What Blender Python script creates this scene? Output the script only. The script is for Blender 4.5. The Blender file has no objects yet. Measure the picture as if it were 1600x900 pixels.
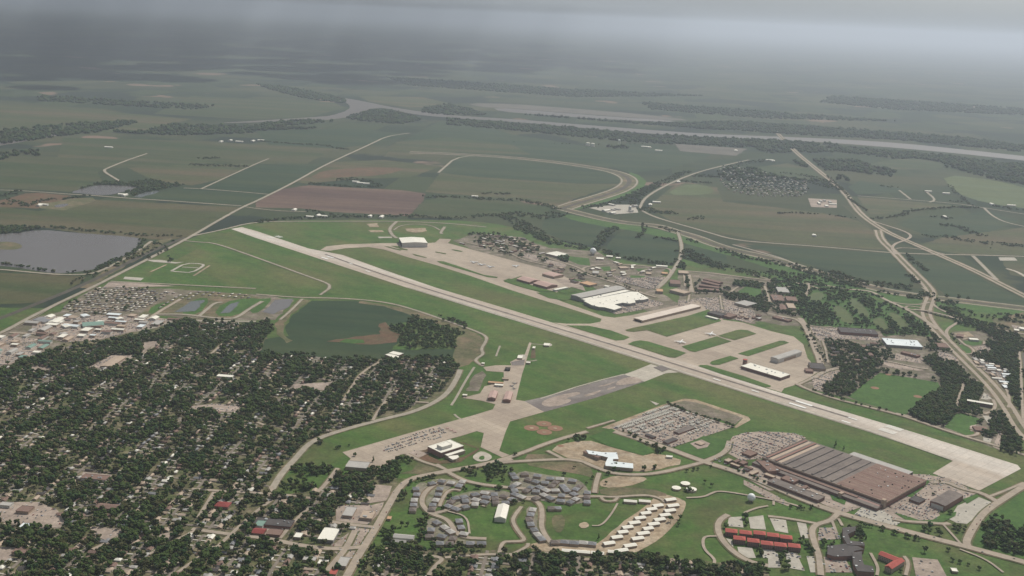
import bpy, math, random
import numpy as np
from mathutils import Vector, Matrix
from mathutils.geometry import tessellate_polygon

# ------------------------------------------------------------------ camera, sky, sun, exposure
sc = bpy.context.scene
R_ = math.radians
FPX = 1719.0            # focal length in pixels of the 1600 px wide photograph
H = 1008.0              # metres above the plain
ROLL = math.atan(.0436)
PITCH = math.atan(425 * math.cos(ROLL) / FPX)
F_ = Vector((0, math.cos(PITCH), -math.sin(PITCH)))
U_ = Vector((0, math.sin(PITCH), math.cos(PITCH)))
X_ = Vector((1, 0, 0))
cr, sr = math.cos(ROLL), math.sin(ROLL)
right = X_ * cr + U_ * sr
up = U_ * cr - X_ * sr
cam = bpy.data.cameras.new('camera')
cam.sensor_width = 36; cam.lens = FPX / 1600 * 36
cam.clip_start = 1; cam.clip_end = 600000
co = bpy.data.objects.new('camera', cam)
sc.collection.objects.link(co)
m = Matrix((right, up, -F_)).transposed().to_4x4()
co.matrix_world = Matrix.Translation((0, 0, H)) @ m
sc.camera = co

SUN_AZ, SUN_EL = 38, 50          # degrees clockwise from +Y, above the horizon
HAZE = 3.2e-5            # density of the air per metre
SHIFT = (-4500, 1500)     # where the unseen shading cloud stands
SKY_LOW_LEFT, SKY_LOW_RIGHT = (2.9, 3.15, 3.3), (5.4, 5.9, 6.1)
SKY_HIGH_LEFT, SKY_HIGH_RIGHT = (4.6, 4.8, 4.8), (8.6, 9.0, 8.8)
w = bpy.data.worlds.new('World'); sc.world = w; w.use_nodes = True
nt = w.node_tree
bg = nt.nodes['Background']
sky = nt.nodes.new('ShaderNodeTexSky'); sky.sky_type = 'NISHITA'; sky.sun_disc = False
sky.sun_elevation = R_(SUN_EL); sky.sun_rotation = R_(SUN_AZ)
sky.altitude = 1000; sky.air_density = 1.0; sky.dust_density = 4.0; sky.ozone_density = 1.0
# thin overcast: the blue of the clear sky is mostly hidden behind pale cloud
tc = nt.nodes.new('ShaderNodeTexCoord'); sx = nt.nodes.new('ShaderNodeSeparateXYZ'); nt.links.new(tc.outputs['Generated'], sx.inputs[0])
mp = nt.nodes.new('ShaderNodeMapping'); mp.inputs['Scale'].default_value = (1.2, 1.2, 7)
nz = nt.nodes.new('ShaderNodeTexNoise'); nz.inputs['Scale'].default_value = 2.6; nz.inputs['Detail'].default_value = 7
nt.links.new(tc.outputs['Generated'], mp.inputs[0]); nt.links.new(mp.outputs[0], nz.inputs[0])
def wmix(f, a, b):
    x = nt.nodes.new('ShaderNodeMix'); x.data_type = 'RGBA'
    if isinstance(f, float): x.inputs[0].default_value = f
    else: nt.links.new(f, x.inputs[0])
    for k, v in ((6, a), (7, b)):
        if isinstance(v, tuple): x.inputs[k].default_value = (*v, 1)
        else: nt.links.new(v, x.inputs[k])
    return x.outputs[2]
def wr(v, a, b):
    r = nt.nodes.new('ShaderNodeMapRange'); r.inputs[1].default_value = a; r.inputs[2].default_value = b; r.interpolation_type = 'SMOOTHSTEP'
    nt.links.new(v, r.inputs[0]); return r.outputs[0]
side = wr(sx.outputs[0], -.35, .5)
low = wmix(side, SKY_LOW_LEFT, SKY_LOW_RIGHT); high = wmix(side, SKY_HIGH_LEFT, SKY_HIGH_RIGHT)
cl = wmix(wr(nz.outputs[0], .35, .7), wmix(wr(sx.outputs[2], .0, .06), low, high), wmix(wr(sx.outputs[2], 0., .05), low, (9.5, 9.7, 9.5)))
sm_ = nt.nodes.new('ShaderNodeMath'); sm_.operation = 'MULTIPLY'; sm_.inputs[1].default_value = .55; nt.links.new(side, sm_.inputs[0])
front = wmix(sm_.outputs[0], wmix(wr(sx.outputs[2], -.005, .045), low, high), cl)
mx_ = wmix(wr(sx.outputs[2], .1, .5), front, wmix(.6, sky.outputs[0], (6.5, 6.8, 7.2)))
nt.links.new(mx_, bg.inputs[0])
bg.inputs[1].default_value = 0.065

sl = bpy.data.lights.new('sun', 'SUN'); sl.energy = 4.4; sl.angle = R_(.5); sl.color = (1, .95, .86)
so = bpy.data.objects.new('sun', sl); sc.collection.objects.link(so)
sd = Vector((math.sin(R_(SUN_AZ)) * math.cos(R_(SUN_EL)), math.cos(R_(SUN_AZ)) * math.cos(R_(SUN_EL)), math.sin(R_(SUN_EL))))
so.rotation_euler = sd.to_track_quat('Z', 'Y').to_euler()
so.location = (0, 0, 3000)

sc.view_settings.view_transform = 'Standard'; sc.view_settings.look = 'None'
sc.view_settings.gamma = 1; sc.view_settings.use_curve_mapping = False
sc.view_settings.exposure = -0.12
cy = sc.cycles
cy.use_denoising = True; cy.max_bounces = 4; cy.diffuse_bounces = 2; cy.glossy_bounces = 2
cy.volume_bounces = 1; cy.transparent_max_bounces = 4
cy.caustics_reflective = False; cy.caustics_refractive = False
cy.sample_clamp_indirect = 4

# ------------------------------------------------------------------ from the photograph to the plain
def ray(x, y):
    return F_ + right * ((x - 800) / FPX) + up * (-(y - 450) / FPX)
def G(x, y, z=0.0):
    d = ray(x, y); t = (H - z) / -d.z
    return (d.x * t, d.y * t)
def PX(x, y, z=0.0):
    v = Vector((x, y, z - H)); f = v.dot(F_)
    return 800 + v.dot(right) / f * FPX, 450 - v.dot(up) / f * FPX
def S(s):
    """'x,y x,y' in photograph pixels; 'A:' + the same reads a zoomed crop's own coordinates."""
    t = s.split(':')
    pts = [tuple(float(c) for c in p.split(',')) for p in t[-1].split()]
    if len(t) == 2:
        ox, oy, k = CROPS[t[0]]
        pts = [(ox + x / k, oy + y / k) for x, y in pts]
    return pts
CROPS = {'R5': (0, 225, 4), 'R6': (400, 225, 4), 'R7': (800, 225, 4), 'R8': (1200, 225, 4),
         'C1': (0, 450, 4), 'C2': (400, 450, 4), 'C3': (800, 450, 4), 'C4': (1200, 450, 4),
         'C5': (0, 675, 4), 'C6': (400, 675, 4), 'C7': (800, 675, 4), 'C8': (1200, 675, 4),
         'T1': (0, 0, 4), 'T2': (400, 0, 4), 'T3': (800, 0, 4), 'T4': (1200, 0, 4),
         'D': (1100, 760, 8), 'W': (880, 430, 8), 'N': (600, 350, 8), 'Q': (600, 660, 8),
         'E': (1340, 750, 6.154), 'L': (100, 480, 8), 'Z': (1000, 500, 5.327), 'V': (940, 610, 6.667),
         'M': (1130, 660, 5.327), 'O': (720, 360, 8), 'K': (900, 360, 8), 'J': (1060, 410, 8),
         'Y': (700, 530, 8), 'I': (1250, 480, 8), 'A': (1400, 500, 8), 'B': (1400, 600, 8)}
A_RW = R_(-45.55)                 # the runway's direction; the airfield's buildings follow it
A_EW = A_RW + R_(130.0 - 90)      # east-west of the survey grid (streets, fields)
rng = random.Random(7)
npr = np.random.RandomState(7)

def smooth(p, n=2, closed=False):
    for _ in range(n):
        q = []
        k = len(p)
        if not closed: q.append(p[0])
        for i in range(k if closed else k - 1):
            a, b = p[i], p[(i + 1) % k]
            q += [(a[0] * .75 + b[0] * .25, a[1] * .75 + b[1] * .25), (a[0] * .25 + b[0] * .75, a[1] * .25 + b[1] * .75)]
        if not closed: q.append(p[-1])
        p = q
    return p

# ------------------------------------------------------------------ a 4 m map of what is already taken
MX0, MY0, MST, MNX, MNY = -3200., 1500., 4., 2000, 2000
taken = np.zeros((MNX, MNY), np.uint8)
def inside(poly, X, Y):
    r = np.zeros(X.shape, bool); k = len(poly)
    for i in range(k):
        x0, y0 = poly[i]; x1, y1 = poly[(i + 1) % k]
        if y0 == y1: continue
        c = ((y0 > Y) != (y1 > Y)) & (X < (x1 - x0) * (Y - y0) / (y1 - y0) + x0)
        r ^= c
    return r
def mark(poly, val=1):
    xs = [p[0] for p in poly]; ys = [p[1] for p in poly]
    i0 = int(max(0, (min(xs) - MX0) / MST)); i1 = int(min(MNX, (max(xs) - MX0) / MST + 1))
    j0 = int(max(0, (min(ys) - MY0) / MST)); j1 = int(min(MNY, (max(ys) - MY0) / MST + 1))
    if i1 <= i0 or j1 <= j0: return
    X, Y = np.meshgrid(MX0 + (np.arange(i0, i1) + .5) * MST, MY0 + (np.arange(j0, j1) + .5) * MST, indexing='ij')
    taken[i0:i1, j0:j1][inside(poly, X, Y)] = val
def free(x, y):
    i = int((x - MX0) / MST); j = int((y - MY0) / MST)
    if 0 <= i < MNX and 0 <= j < MNY: return taken[i, j] == 0
    return True
def free_np(X, Y):
    i = ((X - MX0) / MST).astype(int); j = ((Y - MY0) / MST).astype(int)
    ok = (i >= 0) & (i < MNX) & (j >= 0) & (j < MNY)
    r = np.ones(X.shape, bool)
    r[ok] = taken[i[ok], j[ok]] == 0
    return r

# ------------------------------------------------------------------ materials
MATS = {}
def mat(name, c1, c2=None, scale=.05, rough=.9, c3=None, scale2=None, jitter=0.0, grain=0., slab=None, contrast=(.35, .65), metal=0, spec=.2, stretch=None):
    """c1..c2 mottled by noise of the given scale (1/m), c3 in large patches, jitter = tint per object, slab = joint grid in m."""
    if name in MATS: return MATS[name]
    m = bpy.data.materials.new(name); m.use_nodes = True; n = m.node_tree; L = n.links
    b = n.nodes['Principled BSDF']; b.inputs['Roughness'].default_value = rough; b.inputs['Metallic'].default_value = metal
    b.inputs['Specular IOR Level'].default_value = spec
    tc = n.nodes.new('ShaderNodeTexCoord')
    src = tc.outputs['Object']
    if stretch:
        mp = n.nodes.new('ShaderNodeMapping'); mp.inputs['Rotation'].default_value = (0, 0, -stretch[0])
        mp.vector_type = 'TEXTURE'; mp.inputs['Rotation'].default_value = (0, 0, stretch[0])
        mp.inputs['Scale'].default_value = (stretch[1], 1, 1)
        L.new(src, mp.inputs[0]); vec = mp.outputs[0]
    else: vec = src
    def noise(s, d=5, r=.6):
        z = n.nodes.new('ShaderNodeTexNoise'); z.inputs['Scale'].default_value = s; z.inputs['Detail'].default_value = d
        z.inputs['Roughness'].default_value = r; L.new(vec, z.inputs['Vector']); return z.outputs[0]
    def ramp(v, a, b_):
        r = n.nodes.new('ShaderNodeMapRange'); r.inputs[1].default_value = a; r.inputs[2].default_value = b_; L.new(v, r.inputs[0]); return r.outputs[0]
    def mix(f, a, c):
        x = n.nodes.new('ShaderNodeMix'); x.data_type = 'RGBA'
        if isinstance(f, float): x.inputs[0].default_value = f
        else: L.new(f, x.inputs[0])
        for k, v in ((6, a), (7, c)):
            if isinstance(v, tuple): x.inputs[k].default_value = (*v, 1)
            else: L.new(v, x.inputs[k])
        return x.outputs[2]
    col = mix(ramp(noise(scale), *contrast), c1, c2 or tuple(v * .82 for v in c1))
    if c3: col = mix(ramp(noise(scale2 or scale * .15, 3), .45, .65), col, c3)
    if grain:
        for sc_, am in ((.13, grain), (.035, grain * .8), (.006, grain * .6)):
            z = n.nodes.new('ShaderNodeTexNoise'); z.inputs['Scale'].default_value = sc_; z.inputs['Detail'].default_value = 3; z.inputs['Roughness'].default_value = .75
            L.new(src, z.inputs['Vector'])
            r = n.nodes.new('ShaderNodeMapRange'); r.inputs[1].default_value = .3; r.inputs[2].default_value = .7; r.inputs[3].default_value = 1 - am; r.inputs[4].default_value = 1 + am; L.new(z.outputs[0], r.inputs[0])
            x = n.nodes.new('ShaderNodeVectorMath'); x.operation = 'SCALE'; L.new(col, x.inputs[0]); L.new(r.outputs[0], x.inputs['Scale']); col = x.outputs[0]
    if slab:
        bt = n.nodes.new('ShaderNodeTexBrick'); bt.offset = 0
        mp2 = n.nodes.new('ShaderNodeMapping'); mp2.vector_type = 'TEXTURE'; mp2.inputs['Rotation'].default_value = (0, 0, A_RW)
        L.new(src, mp2.inputs[0]); L.new(mp2.outputs[0], bt.inputs['Vector'])
        bt.inputs['Scale'].default_value = 1; bt.inputs['Brick Width'].default_value = slab; bt.inputs['Row Height'].default_value = slab
        bt.inputs['Mortar Size'].default_value = .45; bt.inputs['Color1'].default_value = (.94, .94, .94, 1); bt.inputs['Color2'].default_value = (1.04, 1.03, 1.02, 1)
        bt.inputs['Mortar'].default_value = (.72, .7, .68, 1)
        x = n.nodes.new('ShaderNodeMix'); x.data_type = 'RGBA'; x.blend_type = 'MULTIPLY'; x.inputs[0].default_value = 1
        L.new(col, x.inputs[6]); L.new(bt.outputs[0], x.inputs[7]); col = x.outputs[2]
    if jitter:
        oi = n.nodes.new('ShaderNodeObjectInfo'); hs = n.nodes.new('ShaderNodeHueSaturation')
        L.new(ramp_out(n, oi.outputs['Random'], 1 - jitter, 1 + jitter), hs.inputs['Value']); L.new(col, hs.inputs['Color']); col = hs.outputs[0]
    if isinstance(col, tuple): b.inputs['Base Color'].default_value = (*col, 1)
    else: L.new(col, b.inputs['Base Color'])
    MATS[name] = m
    return m
def ramp_out(n, v, a, b):
    r = n.nodes.new('ShaderNodeMapRange'); r.inputs[3].default_value = a; r.inputs[4].default_value = b
    n.links.new(v, r.inputs[0]); return r.outputs[0]

M = {
 'grass': mat('airfield_grass', (.044, .1, .016), (.07, .116, .025), .024, grain=0.26, c3=(.1, .11, .036), scale2=.0045, stretch=(A_RW, 3.)),
 'lawn': mat('lawn', (.046, .1, .017), (.068, .114, .026), .03, grain=0.28, c3=(.085, .1, .032), scale2=.008),
 'lush': mat('lush_grass', (.042, .098, .018), (.06, .118, .026), .02, grain=0.22),
 'dry': mat('dry_grass', (.13, .118, .062), (.09, .098, .04), .03, grain=0.3, c3=(.17, .125, .08), scale2=.012),
 'bean': mat('bean_field', (.015, .038, .014), (.028, .052, .02), .014, grain=0.16, stretch=(A_EW, 12.), c3=(.04, .058, .022), scale2=.004),
 'corn': mat('corn_field', (.028, .052, .015), (.048, .064, .022), .014, grain=0.2, stretch=(A_EW, 12.), c3=(.075, .072, .034), scale2=.004),
 'olive': mat('olive_field', (.042, .062, .02), (.068, .074, .028), .013, grain=0.22, stretch=(A_EW, 10.), c3=(.1, .08, .042), scale2=.0035),
 'pale': mat('pale_field', (.075, .1, .034), (.095, .115, .044), .01, grain=0.2, stretch=(A_EW, 10.), c3=(.09, .12, .055), scale2=.003),
 'soil': mat('bare_soil', (.115, .07, .055), (.075, .047, .04), .02, grain=0.16, stretch=(A_EW, 14.), c3=(.15, .1, .072), scale2=.004),
 'redsoil': mat('red_soil', (.13, .072, .042), (.1, .078, .04), .02, grain=0.25),
 'dirt': mat('construction_dirt', (.34, .265, .18), (.25, .185, .12), .05, grain=0.25, c3=(.38, .31, .225), scale2=.02),
 'clay': mat('infield_clay', (.27, .155, .1), (.22, .125, .08), .1),
 'conc': mat('ramp_concrete', (.42, .352, .28), (.37, .31, .245), .015, grain=0.09, slab=22., c3=(.33, .27, .215), scale2=.006, stretch=(A_RW, 4.)),
 'runway': mat('runway_concrete', (.45, .385, .32), (.39, .33, .27), .02, grain=0.09, slab=22., c3=(.55, .5, .44), scale2=.006, stretch=(A_RW, 14.)),
 'pale_conc': mat('pale_concrete', (.47, .43, .36), (.4, .36, .3), .03, grain=0.1, slab=18.),
 'asphalt': mat('old_asphalt', (.19, .165, .15), (.145, .125, .118), .012, grain=0.18, c3=(.27, .245, .22), scale2=.008, stretch=(A_RW + R_(62), 5.)),
 'rubber': mat('rubber_stained_concrete', (.16, .13, .115), (.22, .19, .165), .01, grain=0.25, stretch=(A_RW, 20.)),
 'road': mat('road_surface', (.36, .3, .235), (.3, .25, .2), .05, grain=0.1),
 'street': mat('street_surface', (.22, .185, .15), (.17, .145, .12), .04, grain=0.15),
 'farmroad': mat('gravel_road', (.34, .3, .24), (.28, .25, .2), .05, grain=0.12),
 'lot': mat('parking_lot_asphalt', (.32, .26, .21), (.26, .21, .175), .05, grain=0.2, c3=(.37, .3, .25), scale2=.02),
 'pale_lot': mat('pale_parking_lot', (.42, .39, .33), (.36, .33, .28), .06, grain=0.1),
 'yard': mat('mixed_yards', (.085, .09, .036), (.19, .155, .105), .045, grain=0.4, c3=(.06, .08, .024), scale2=.02),
 'estate': mat('estate_yards', (.23, .2, .165), (.1, .12, .045), .06, grain=0.3, c3=(.2, .175, .14), scale2=.03),
 'built': mat('trodden_ground', (.17, .14, .105), (.1, .1, .055), .035, grain=0.35, c3=(.23, .19, .155), scale2=.02),
 'woodfloor': mat('wood_floor', (.028, .038, .018), (.04, .048, .024), .05),
 'paint': mat('white_paint', (.78, .78, .74), (.68, .67, .62), .1),
 'sand': mat('sand_flat', (.14, .125, .105), (.1, .095, .075), .004, grain=0.2),
 'roof_white': mat('white_roof', (.78, .75, .66), (.7, .67, .58), .05, grain=0.05, rough=.7),
 'roof_light': mat('light_roof', (.66, .58, .5), (.58, .5, .43), .05),
 'roof_cool': mat('cool_white_roof', (.72, .76, .76), (.62, .67, .68), .05, rough=.6),
 'roof_grey': mat('grey_roof', (.42, .4, .37), (.36, .345, .32), .08),
 'roof_slate': mat('slate_roof', (.165, .17, .185), (.235, .232, .23), .12, jitter=.2),
 'roof_dark': mat('dark_roof', (.1, .088, .085), (.075, .068, .066), .06),
 'roof_brown': mat('brown_roof', (.22, .145, .118), (.185, .122, .1), .03, grain=0.1),
 'roof_sawtooth': mat('grey_brown_roof', (.155, .13, .118), (.19, .16, .14), .03, grain=0.12),
 'roof_red': mat('red_roof', (.4, .105, .085), (.34, .085, .07), .1),
 'roof_maroon': mat('maroon_roof', (.25, .06, .055), (.21, .05, .045), .1),
 'roof_pink': mat('pink_roof', (.47, .33, .29), (.41, .29, .25), .08),
 'roof_tan': mat('tan_roof', (.44, .35, .27), (.38, .3, .23), .08),
 'roof_orange': mat('orange_tan_roof', (.52, .33, .2), (.45, .29, .18), .08),
 'roof_green': mat('green_roof', (.2, .3, .25), (.17, .26, .22), .08),
 'wall_brick': mat('brick_wall', (.26, .15, .12), (.22, .125, .1), .15),
 'wall_tan': mat('tan_wall', (.4, .31, .24), (.34, .26, .2), .15),
 'wall_white': mat('white_wall', (.6, .57, .52), (.52, .5, .46), .15),
 'wall_grey': mat('grey_wall', (.28, .27, .26), (.24, .23, .22), .15),
 'wall_windows': None,
 'dark': mat('dark_opening', (.035, .03, .03), (.05, .045, .04), .2),
 'glass': mat('window_glass', (.04, .05, .06), (.05, .06, .07), .2, rough=.15, spec=.5),
 'dome': mat('radome_panels', (.8, .81, .8), (.76, .77, .77), .3, rough=.45),
 'metal': mat('galvanised_metal', (.42, .43, .43), (.36, .37, .37), .2, rough=.5, metal=.3),
 'plane': mat('white_aircraft_paint', (.8, .8, .78), (.76, .76, .75), .3, rough=.35),
 'rail': mat('railway_ballast', (.09, .078, .065), (.075, .07, .05), .03, grain=0.2),
 'bark': mat('bark', (.09, .07, .055), (.07, .055, .04), 1.),
}
def windowed(name, wall_, glass_):
    m = bpy.data.materials.new(name); m.use_nodes = True; n = m.node_tree; L = n.links; b = n.nodes['Principled BSDF']
    t = n.nodes.new('ShaderNodeTexCoord'); s = n.nodes.new('ShaderNodeSeparateXYZ'); a = n.nodes.new('ShaderNodeMath'); c = n.nodes.new('ShaderNodeCombineXYZ')
    L.new(t.outputs['Object'], s.inputs[0]); L.new(s.outputs[0], a.inputs[0]); L.new(s.outputs[1], a.inputs[1]); L.new(a.outputs[0], c.inputs[0]); L.new(s.outputs[2], c.inputs[1])
    k = n.nodes.new('ShaderNodeTexBrick'); k.offset = 0; k.inputs['Scale'].default_value = 1; k.inputs['Brick Width'].default_value = 3.6; k.inputs['Row Height'].default_value = 3.3; k.inputs['Mortar Size'].default_value = .8
    k.inputs['Color1'].default_value = (*glass_, 1); k.inputs['Color2'].default_value = (*[v * 1.5 for v in glass_], 1); k.inputs['Mortar'].default_value = (*wall_, 1)
    L.new(c.outputs[0], k.inputs['Vector']); L.new(k.outputs[0], b.inputs['Base Color']); b.inputs['Roughness'].default_value = .7
    MATS[name] = m; return m
M['wall_windows'] = windowed('windowed_brick_wall', (.22, .12, .1), (.05, .045, .05)); M['wall_windows_tan'] = windowed('windowed_tan_wall', (.42, .33, .25), (.07, .07, .075))
def water(name, c, ro=.22, sp=.5):
    m = bpy.data.materials.new(name); m.use_nodes = True; b = m.node_tree.nodes['Principled BSDF']
    b.inputs['Base Color'].default_value = (*c, 1); b.inputs['Roughness'].default_value = ro; b.inputs['Specular IOR Level'].default_value = sp
    n = m.node_tree; z = n.nodes.new('ShaderNodeTexNoise'); z.inputs['Scale'].default_value = .2; z.inputs['Detail'].default_value = 3
    t = n.nodes.new('ShaderNodeTexCoord'); n.links.new(t.outputs['Object'], z.inputs['Vector'])
    bu = n.nodes.new('ShaderNodeBump'); bu.inputs['Strength'].default_value = .12; bu.inputs['Distance'].default_value = .5
    n.links.new(z.outputs[0], bu.inputs['Height']); n.links.new(bu.outputs[0], b.inputs['Normal'])
    MATS[name] = m; return m
M['lake'] = water('lake_water', (.15, .14, .138)); M['river'] = water('river_water', (.13, .115, .105), .45, .3); M['pond'] = water('pond_water', (.12, .13, .13))
M['pool'] = mat('pool_water', (.2, .62, .72), (.18, .55, .66), .3, rough=.1)
LEAF = [mat('foliage_%d' % i, a, b, .35, contrast=(.3, .7), spec=.1) for i, (a, b) in enumerate([
    ((0.031, 0.052, 0.015), (0.057, 0.083, 0.024)), ((0.042, 0.068, 0.019), (0.071, 0.101, 0.031)), ((0.031, 0.038, 0.015), (0.054, 0.059, 0.024)),
    ((0.066, 0.097, 0.026), (0.092, 0.125, 0.038)), ((0.054, 0.057, 0.024), (0.078, 0.076, 0.032)), ((0.026, 0.052, 0.021), (0.042, 0.073, 0.028))])]
CARS = [mat('car_paint_%d' % i, c, c, rough=.3, spec=.5) for i, c in enumerate([(.68, .68, .66), (.1, .1, .1), (.28, .29, .3), (.3, .05, .04), (.07, .1, .2), (.4, .35, .27)])]
M['cabin'] = mat('car_windows', (.09, .1, .11), rough=.2, spec=.5)
CAR_WORD = ['white', 'black', 'silver', 'red', 'blue', 'beige']

# ------------------------------------------------------------------ meshes and objects
COL = sc.collection
def mesh(name, V, F, mats, mi=None, smooth_=False):
    me = bpy.data.meshes.new(name)
    V = np.asarray(V, np.float32); me.from_pydata([tuple(v) for v in V.tolist()], [], F)
    for m_ in (mats if isinstance(mats, (list, tuple)) else [mats]): me.materials.append(m_)
    if mi is not None: me.polygons.foreach_set('material_index', mi)
    if smooth_: me.polygons.foreach_set('use_smooth', [True] * len(F))
    me.update(); return me
def link(name, me, parent=None, loc=None, rz=0, **kw):
    o = bpy.data.objects.new(name, me); COL.objects.link(o)
    if parent is not None: o.parent = parent
    if loc is not None: o.location = loc
    if rz: o.rotation_euler = (0, 0, rz)
    for k, v in kw.items():
        if v: o[k] = v
    return o
def dist(p, q): return math.hypot(p[0] - q[0], p[1] - q[1])
LAYER = {}; VERGE = [0]
def step(z):
    k = LAYER.get(z, 0); LAYER[z] = k + 1
    return z + .003 * k
def sheet(name, polys, material, z, kind='structure', label=None, no=1, holes=None):
    """one flat sheet of one or more polygons in world metres."""
    V = []; F = []; z = step(z)
    for p in polys:
        tri = tessellate_polygon([[Vector((x, y, 0)) for x, y in p]])
        b = len(V); V += [(x, y, z) for x, y in p]
        for t in tri:
            a, b_, c = (p[i] for i in t)
            if (b_[0] - a[0]) * (c[1] - a[1]) - (b_[1] - a[1]) * (c[0] - a[0]) < 0: t = t[::-1]
            F.append(tuple(b + i for i in t))
        if no is not None: mark(p, no)
    kw = {'kind': kind}
    if label: kw['label'] = label
    return link(name, mesh(name, V, F, material), **kw)
RAGGED = ('field', 'rough_grass', 'bare_ground', 'bank', 'meadow', 'levee', 'construction_ground', 'pond', 'lake', 'lagoon', 'river', 'sandbar', 'housing_yard', 'worn_concrete', 'town_ground', 'ploughed_field', 'gravel_pit', 'fairway', 'backwater', 'bare_ground', 'gravel_yard')
def ragged(p, stp=28., am=5.):
    out = []; rr = random.Random(int(abs(p[0][0]) * 7))
    for a, b in zip(p, p[1:] + p[:1]):
        l = dist(a, b); n = max(1, min(60, int(l / stp)))
        k = am * max(1., min(4., l / n / 40))
        for i in range(n):
            t = i / n; j = 0 if i == 0 else rr.uniform(-k, k)
            out.append((a[0] + (b[0] - a[0]) * t - (b[1] - a[1]) / (l or 1) * j, a[1] + (b[1] - a[1]) * t + (b[0] - a[0]) / (l or 1) * j))
    return out
def area(name, s, material, z, sm=0, no=1, label=None, kind='structure'):
    p = [G(*q) for q in S(s)]
    if sm: p = smooth(p, sm, True)
    if name in RAGGED: p = ragged(p)
    return sheet(name, [p], material, z, no=no, label=label, kind=kind)
def strip(p, wd):
    """quads of a band of width wd along a world polyline."""
    n = len(p); Lf = []; Rt = []
    for i in range(n):
        a = p[max(0, i - 1)]; b = p[min(n - 1, i + 1)]
        dx, dy = b[0] - a[0], b[1] - a[1]; l = math.hypot(dx, dy) or 1
        nx, ny = -dy / l * wd / 2, dx / l * wd / 2
        Lf.append((p[i][0] + nx, p[i][1] + ny)); Rt.append((p[i][0] - nx, p[i][1] - ny))
    return Lf, Rt
def roadmesh(lines, z):
    V = []; F = []
    for p, wd in lines:
        Lf, Rt = strip(p, wd)
        for i in range(len(p) - 1):
            b = len(V); V += [(*Rt[i], z), (*Rt[i + 1], z), (*Lf[i + 1], z), (*Lf[i], z)]
            F.append((b, b + 1, b + 2, b + 3))
            mark([Rt[i], Rt[i + 1], Lf[i + 1], Lf[i]], 1)
    return V, F
def road(name, s, wd, material='road', z=.5, sm=2, world=False, line=None):
    p = s if world else [G(*q) for q in S(s)]
    if sm: p = smooth(p, sm)
    z = step(z)
    if name in ('road', 'perimeter_road', 'country_road') and wd > 6.5:
        VERGE[0] += 1; Vv, Fv = roadmesh([(p, wd + 7)], 1.16 + .0014 * VERGE[0]); link('verge', mesh('verge', Vv, Fv, M['dry']), kind='structure')
    V, F = roadmesh([(p, wd)], z)
    o = link(name, mesh(name, V, F, M[material]), kind='structure')
    if line:   # painted lines, parts of the road
        Lf, Rt = strip(p, wd * .9)
        V, F = roadmesh([(Lf, .5), (Rt, .5)] + ([(p, line)] if line > .3 else []), z + .12)
        link('lane_marking', mesh('lane_marking', V, F, M['paint']), o)
    return o
def seg_clear(px): return 0 <= px[0] <= 1600 and 0 <= px[1] <= 900
# ------------------------------------------------------------------ the plain, out to the horizon
def plain():
    m_ = bpy.data.materials.new('plain'); m_.use_nodes = True; n = m_.node_tree; L = n.links; b = n.nodes['Principled BSDF']
    b.inputs['Roughness'].default_value = .95; b.inputs['Specular IOR Level'].default_value = .1
    tc = n.nodes.new('ShaderNodeTexCoord'); mp = n.nodes.new('ShaderNodeMapping'); mp.vector_type = 'TEXTURE'
    mp.inputs['Rotation'].default_value = (0, 0, A_EW); L.new(tc.outputs['Object'], mp.inputs[0])
    def brick(wd, h, c1, c2, mort, ms, off):
        t = n.nodes.new('ShaderNodeTexBrick'); t.inputs['Scale'].default_value = 1; t.inputs['Brick Width'].default_value = wd
        t.inputs['Row Height'].default_value = h; t.inputs['Mortar Size'].default_value = ms; t.offset = off
        for k, c in (('Color1', c1), ('Color2', c2), ('Mortar', mort)): t.inputs[k].default_value = (*c, 1)
        L.new(mp.outputs[0], t.inputs['Vector']); return t.outputs[0]
    a = brick(760, 410, (.03, .056, .026), (.078, .078, .038), (.036, .044, .024), 7, .37)
    c = brick(1310, 830, (.03, .046, .026), (.085, .088, .048), (.1, .09, .065), 5, .61)
    d = brick(430, 620, (.022, .038, .022), (.052, .07, .032), (.03, .038, .022), 5, .23)
    def noise(s, det=4, src=None):
        z = n.nodes.new('ShaderNodeTexNoise'); z.inputs['Scale'].default_value = s; z.inputs['Detail'].default_value = det
        L.new(src or mp.outputs[0], z.inputs['Vector']); return z.outputs[0]
    def rg(v, p, q):
        r = n.nodes.new('ShaderNodeMapRange'); r.inputs[1].default_value = p; r.inputs[2].default_value = q; L.new(v, r.inputs[0]); return r.outputs[0]
    def mix(f, p, q):
        x = n.nodes.new('ShaderNodeMix'); x.data_type = 'RGBA'
        if isinstance(f, float): x.inputs[0].default_value = f
        else: L.new(f, x.inputs[0])
        for k, v in ((6, p), (7, q)):
            if isinstance(v, tuple): x.inputs[k].default_value = (*v, 1)
            else: L.new(v, x.inputs[k])
        return x.outputs[2]
    col = mix(.5, a, c); col = mix(rg(noise(.0006, 2), .48, .53), col, d)
    # woods along the far valleys and ploughed ground, both as patches with edges of their own
    col = mix(rg(noise(.00075, 9), .555, .575), col, (.024, .036, .024))
    col = mix(rg(noise(.0011, 3), .66, .68), col, (.19, .135, .1))
    L.new(col, b.inputs['Base Color']); return m_
V = []; F = []
GX = [-200000, -70000, -20000, -8000, -3000, 0, 3000, 8000, 20000, 70000, 200000]; GY = [-15000, 0, 3000, 6000, 12000, 25000, 70000, 200000]
for y in GY:
    for x in GX: V.append((x, y, 0))
for j in range(len(GY) - 1):
    for i in range(len(GX) - 1):
        k = j * len(GX) + i; F.append((k, k + 1, k + 1 + len(GX), k + len(GX)))
link('ground', mesh('ground', V, F, plain()), kind='structure')
Z1, Z2, Z3, Z4, Z5, Z6, Z7 = .1, .2, .45, .7, 1.4, 1.9, 2.4

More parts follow.
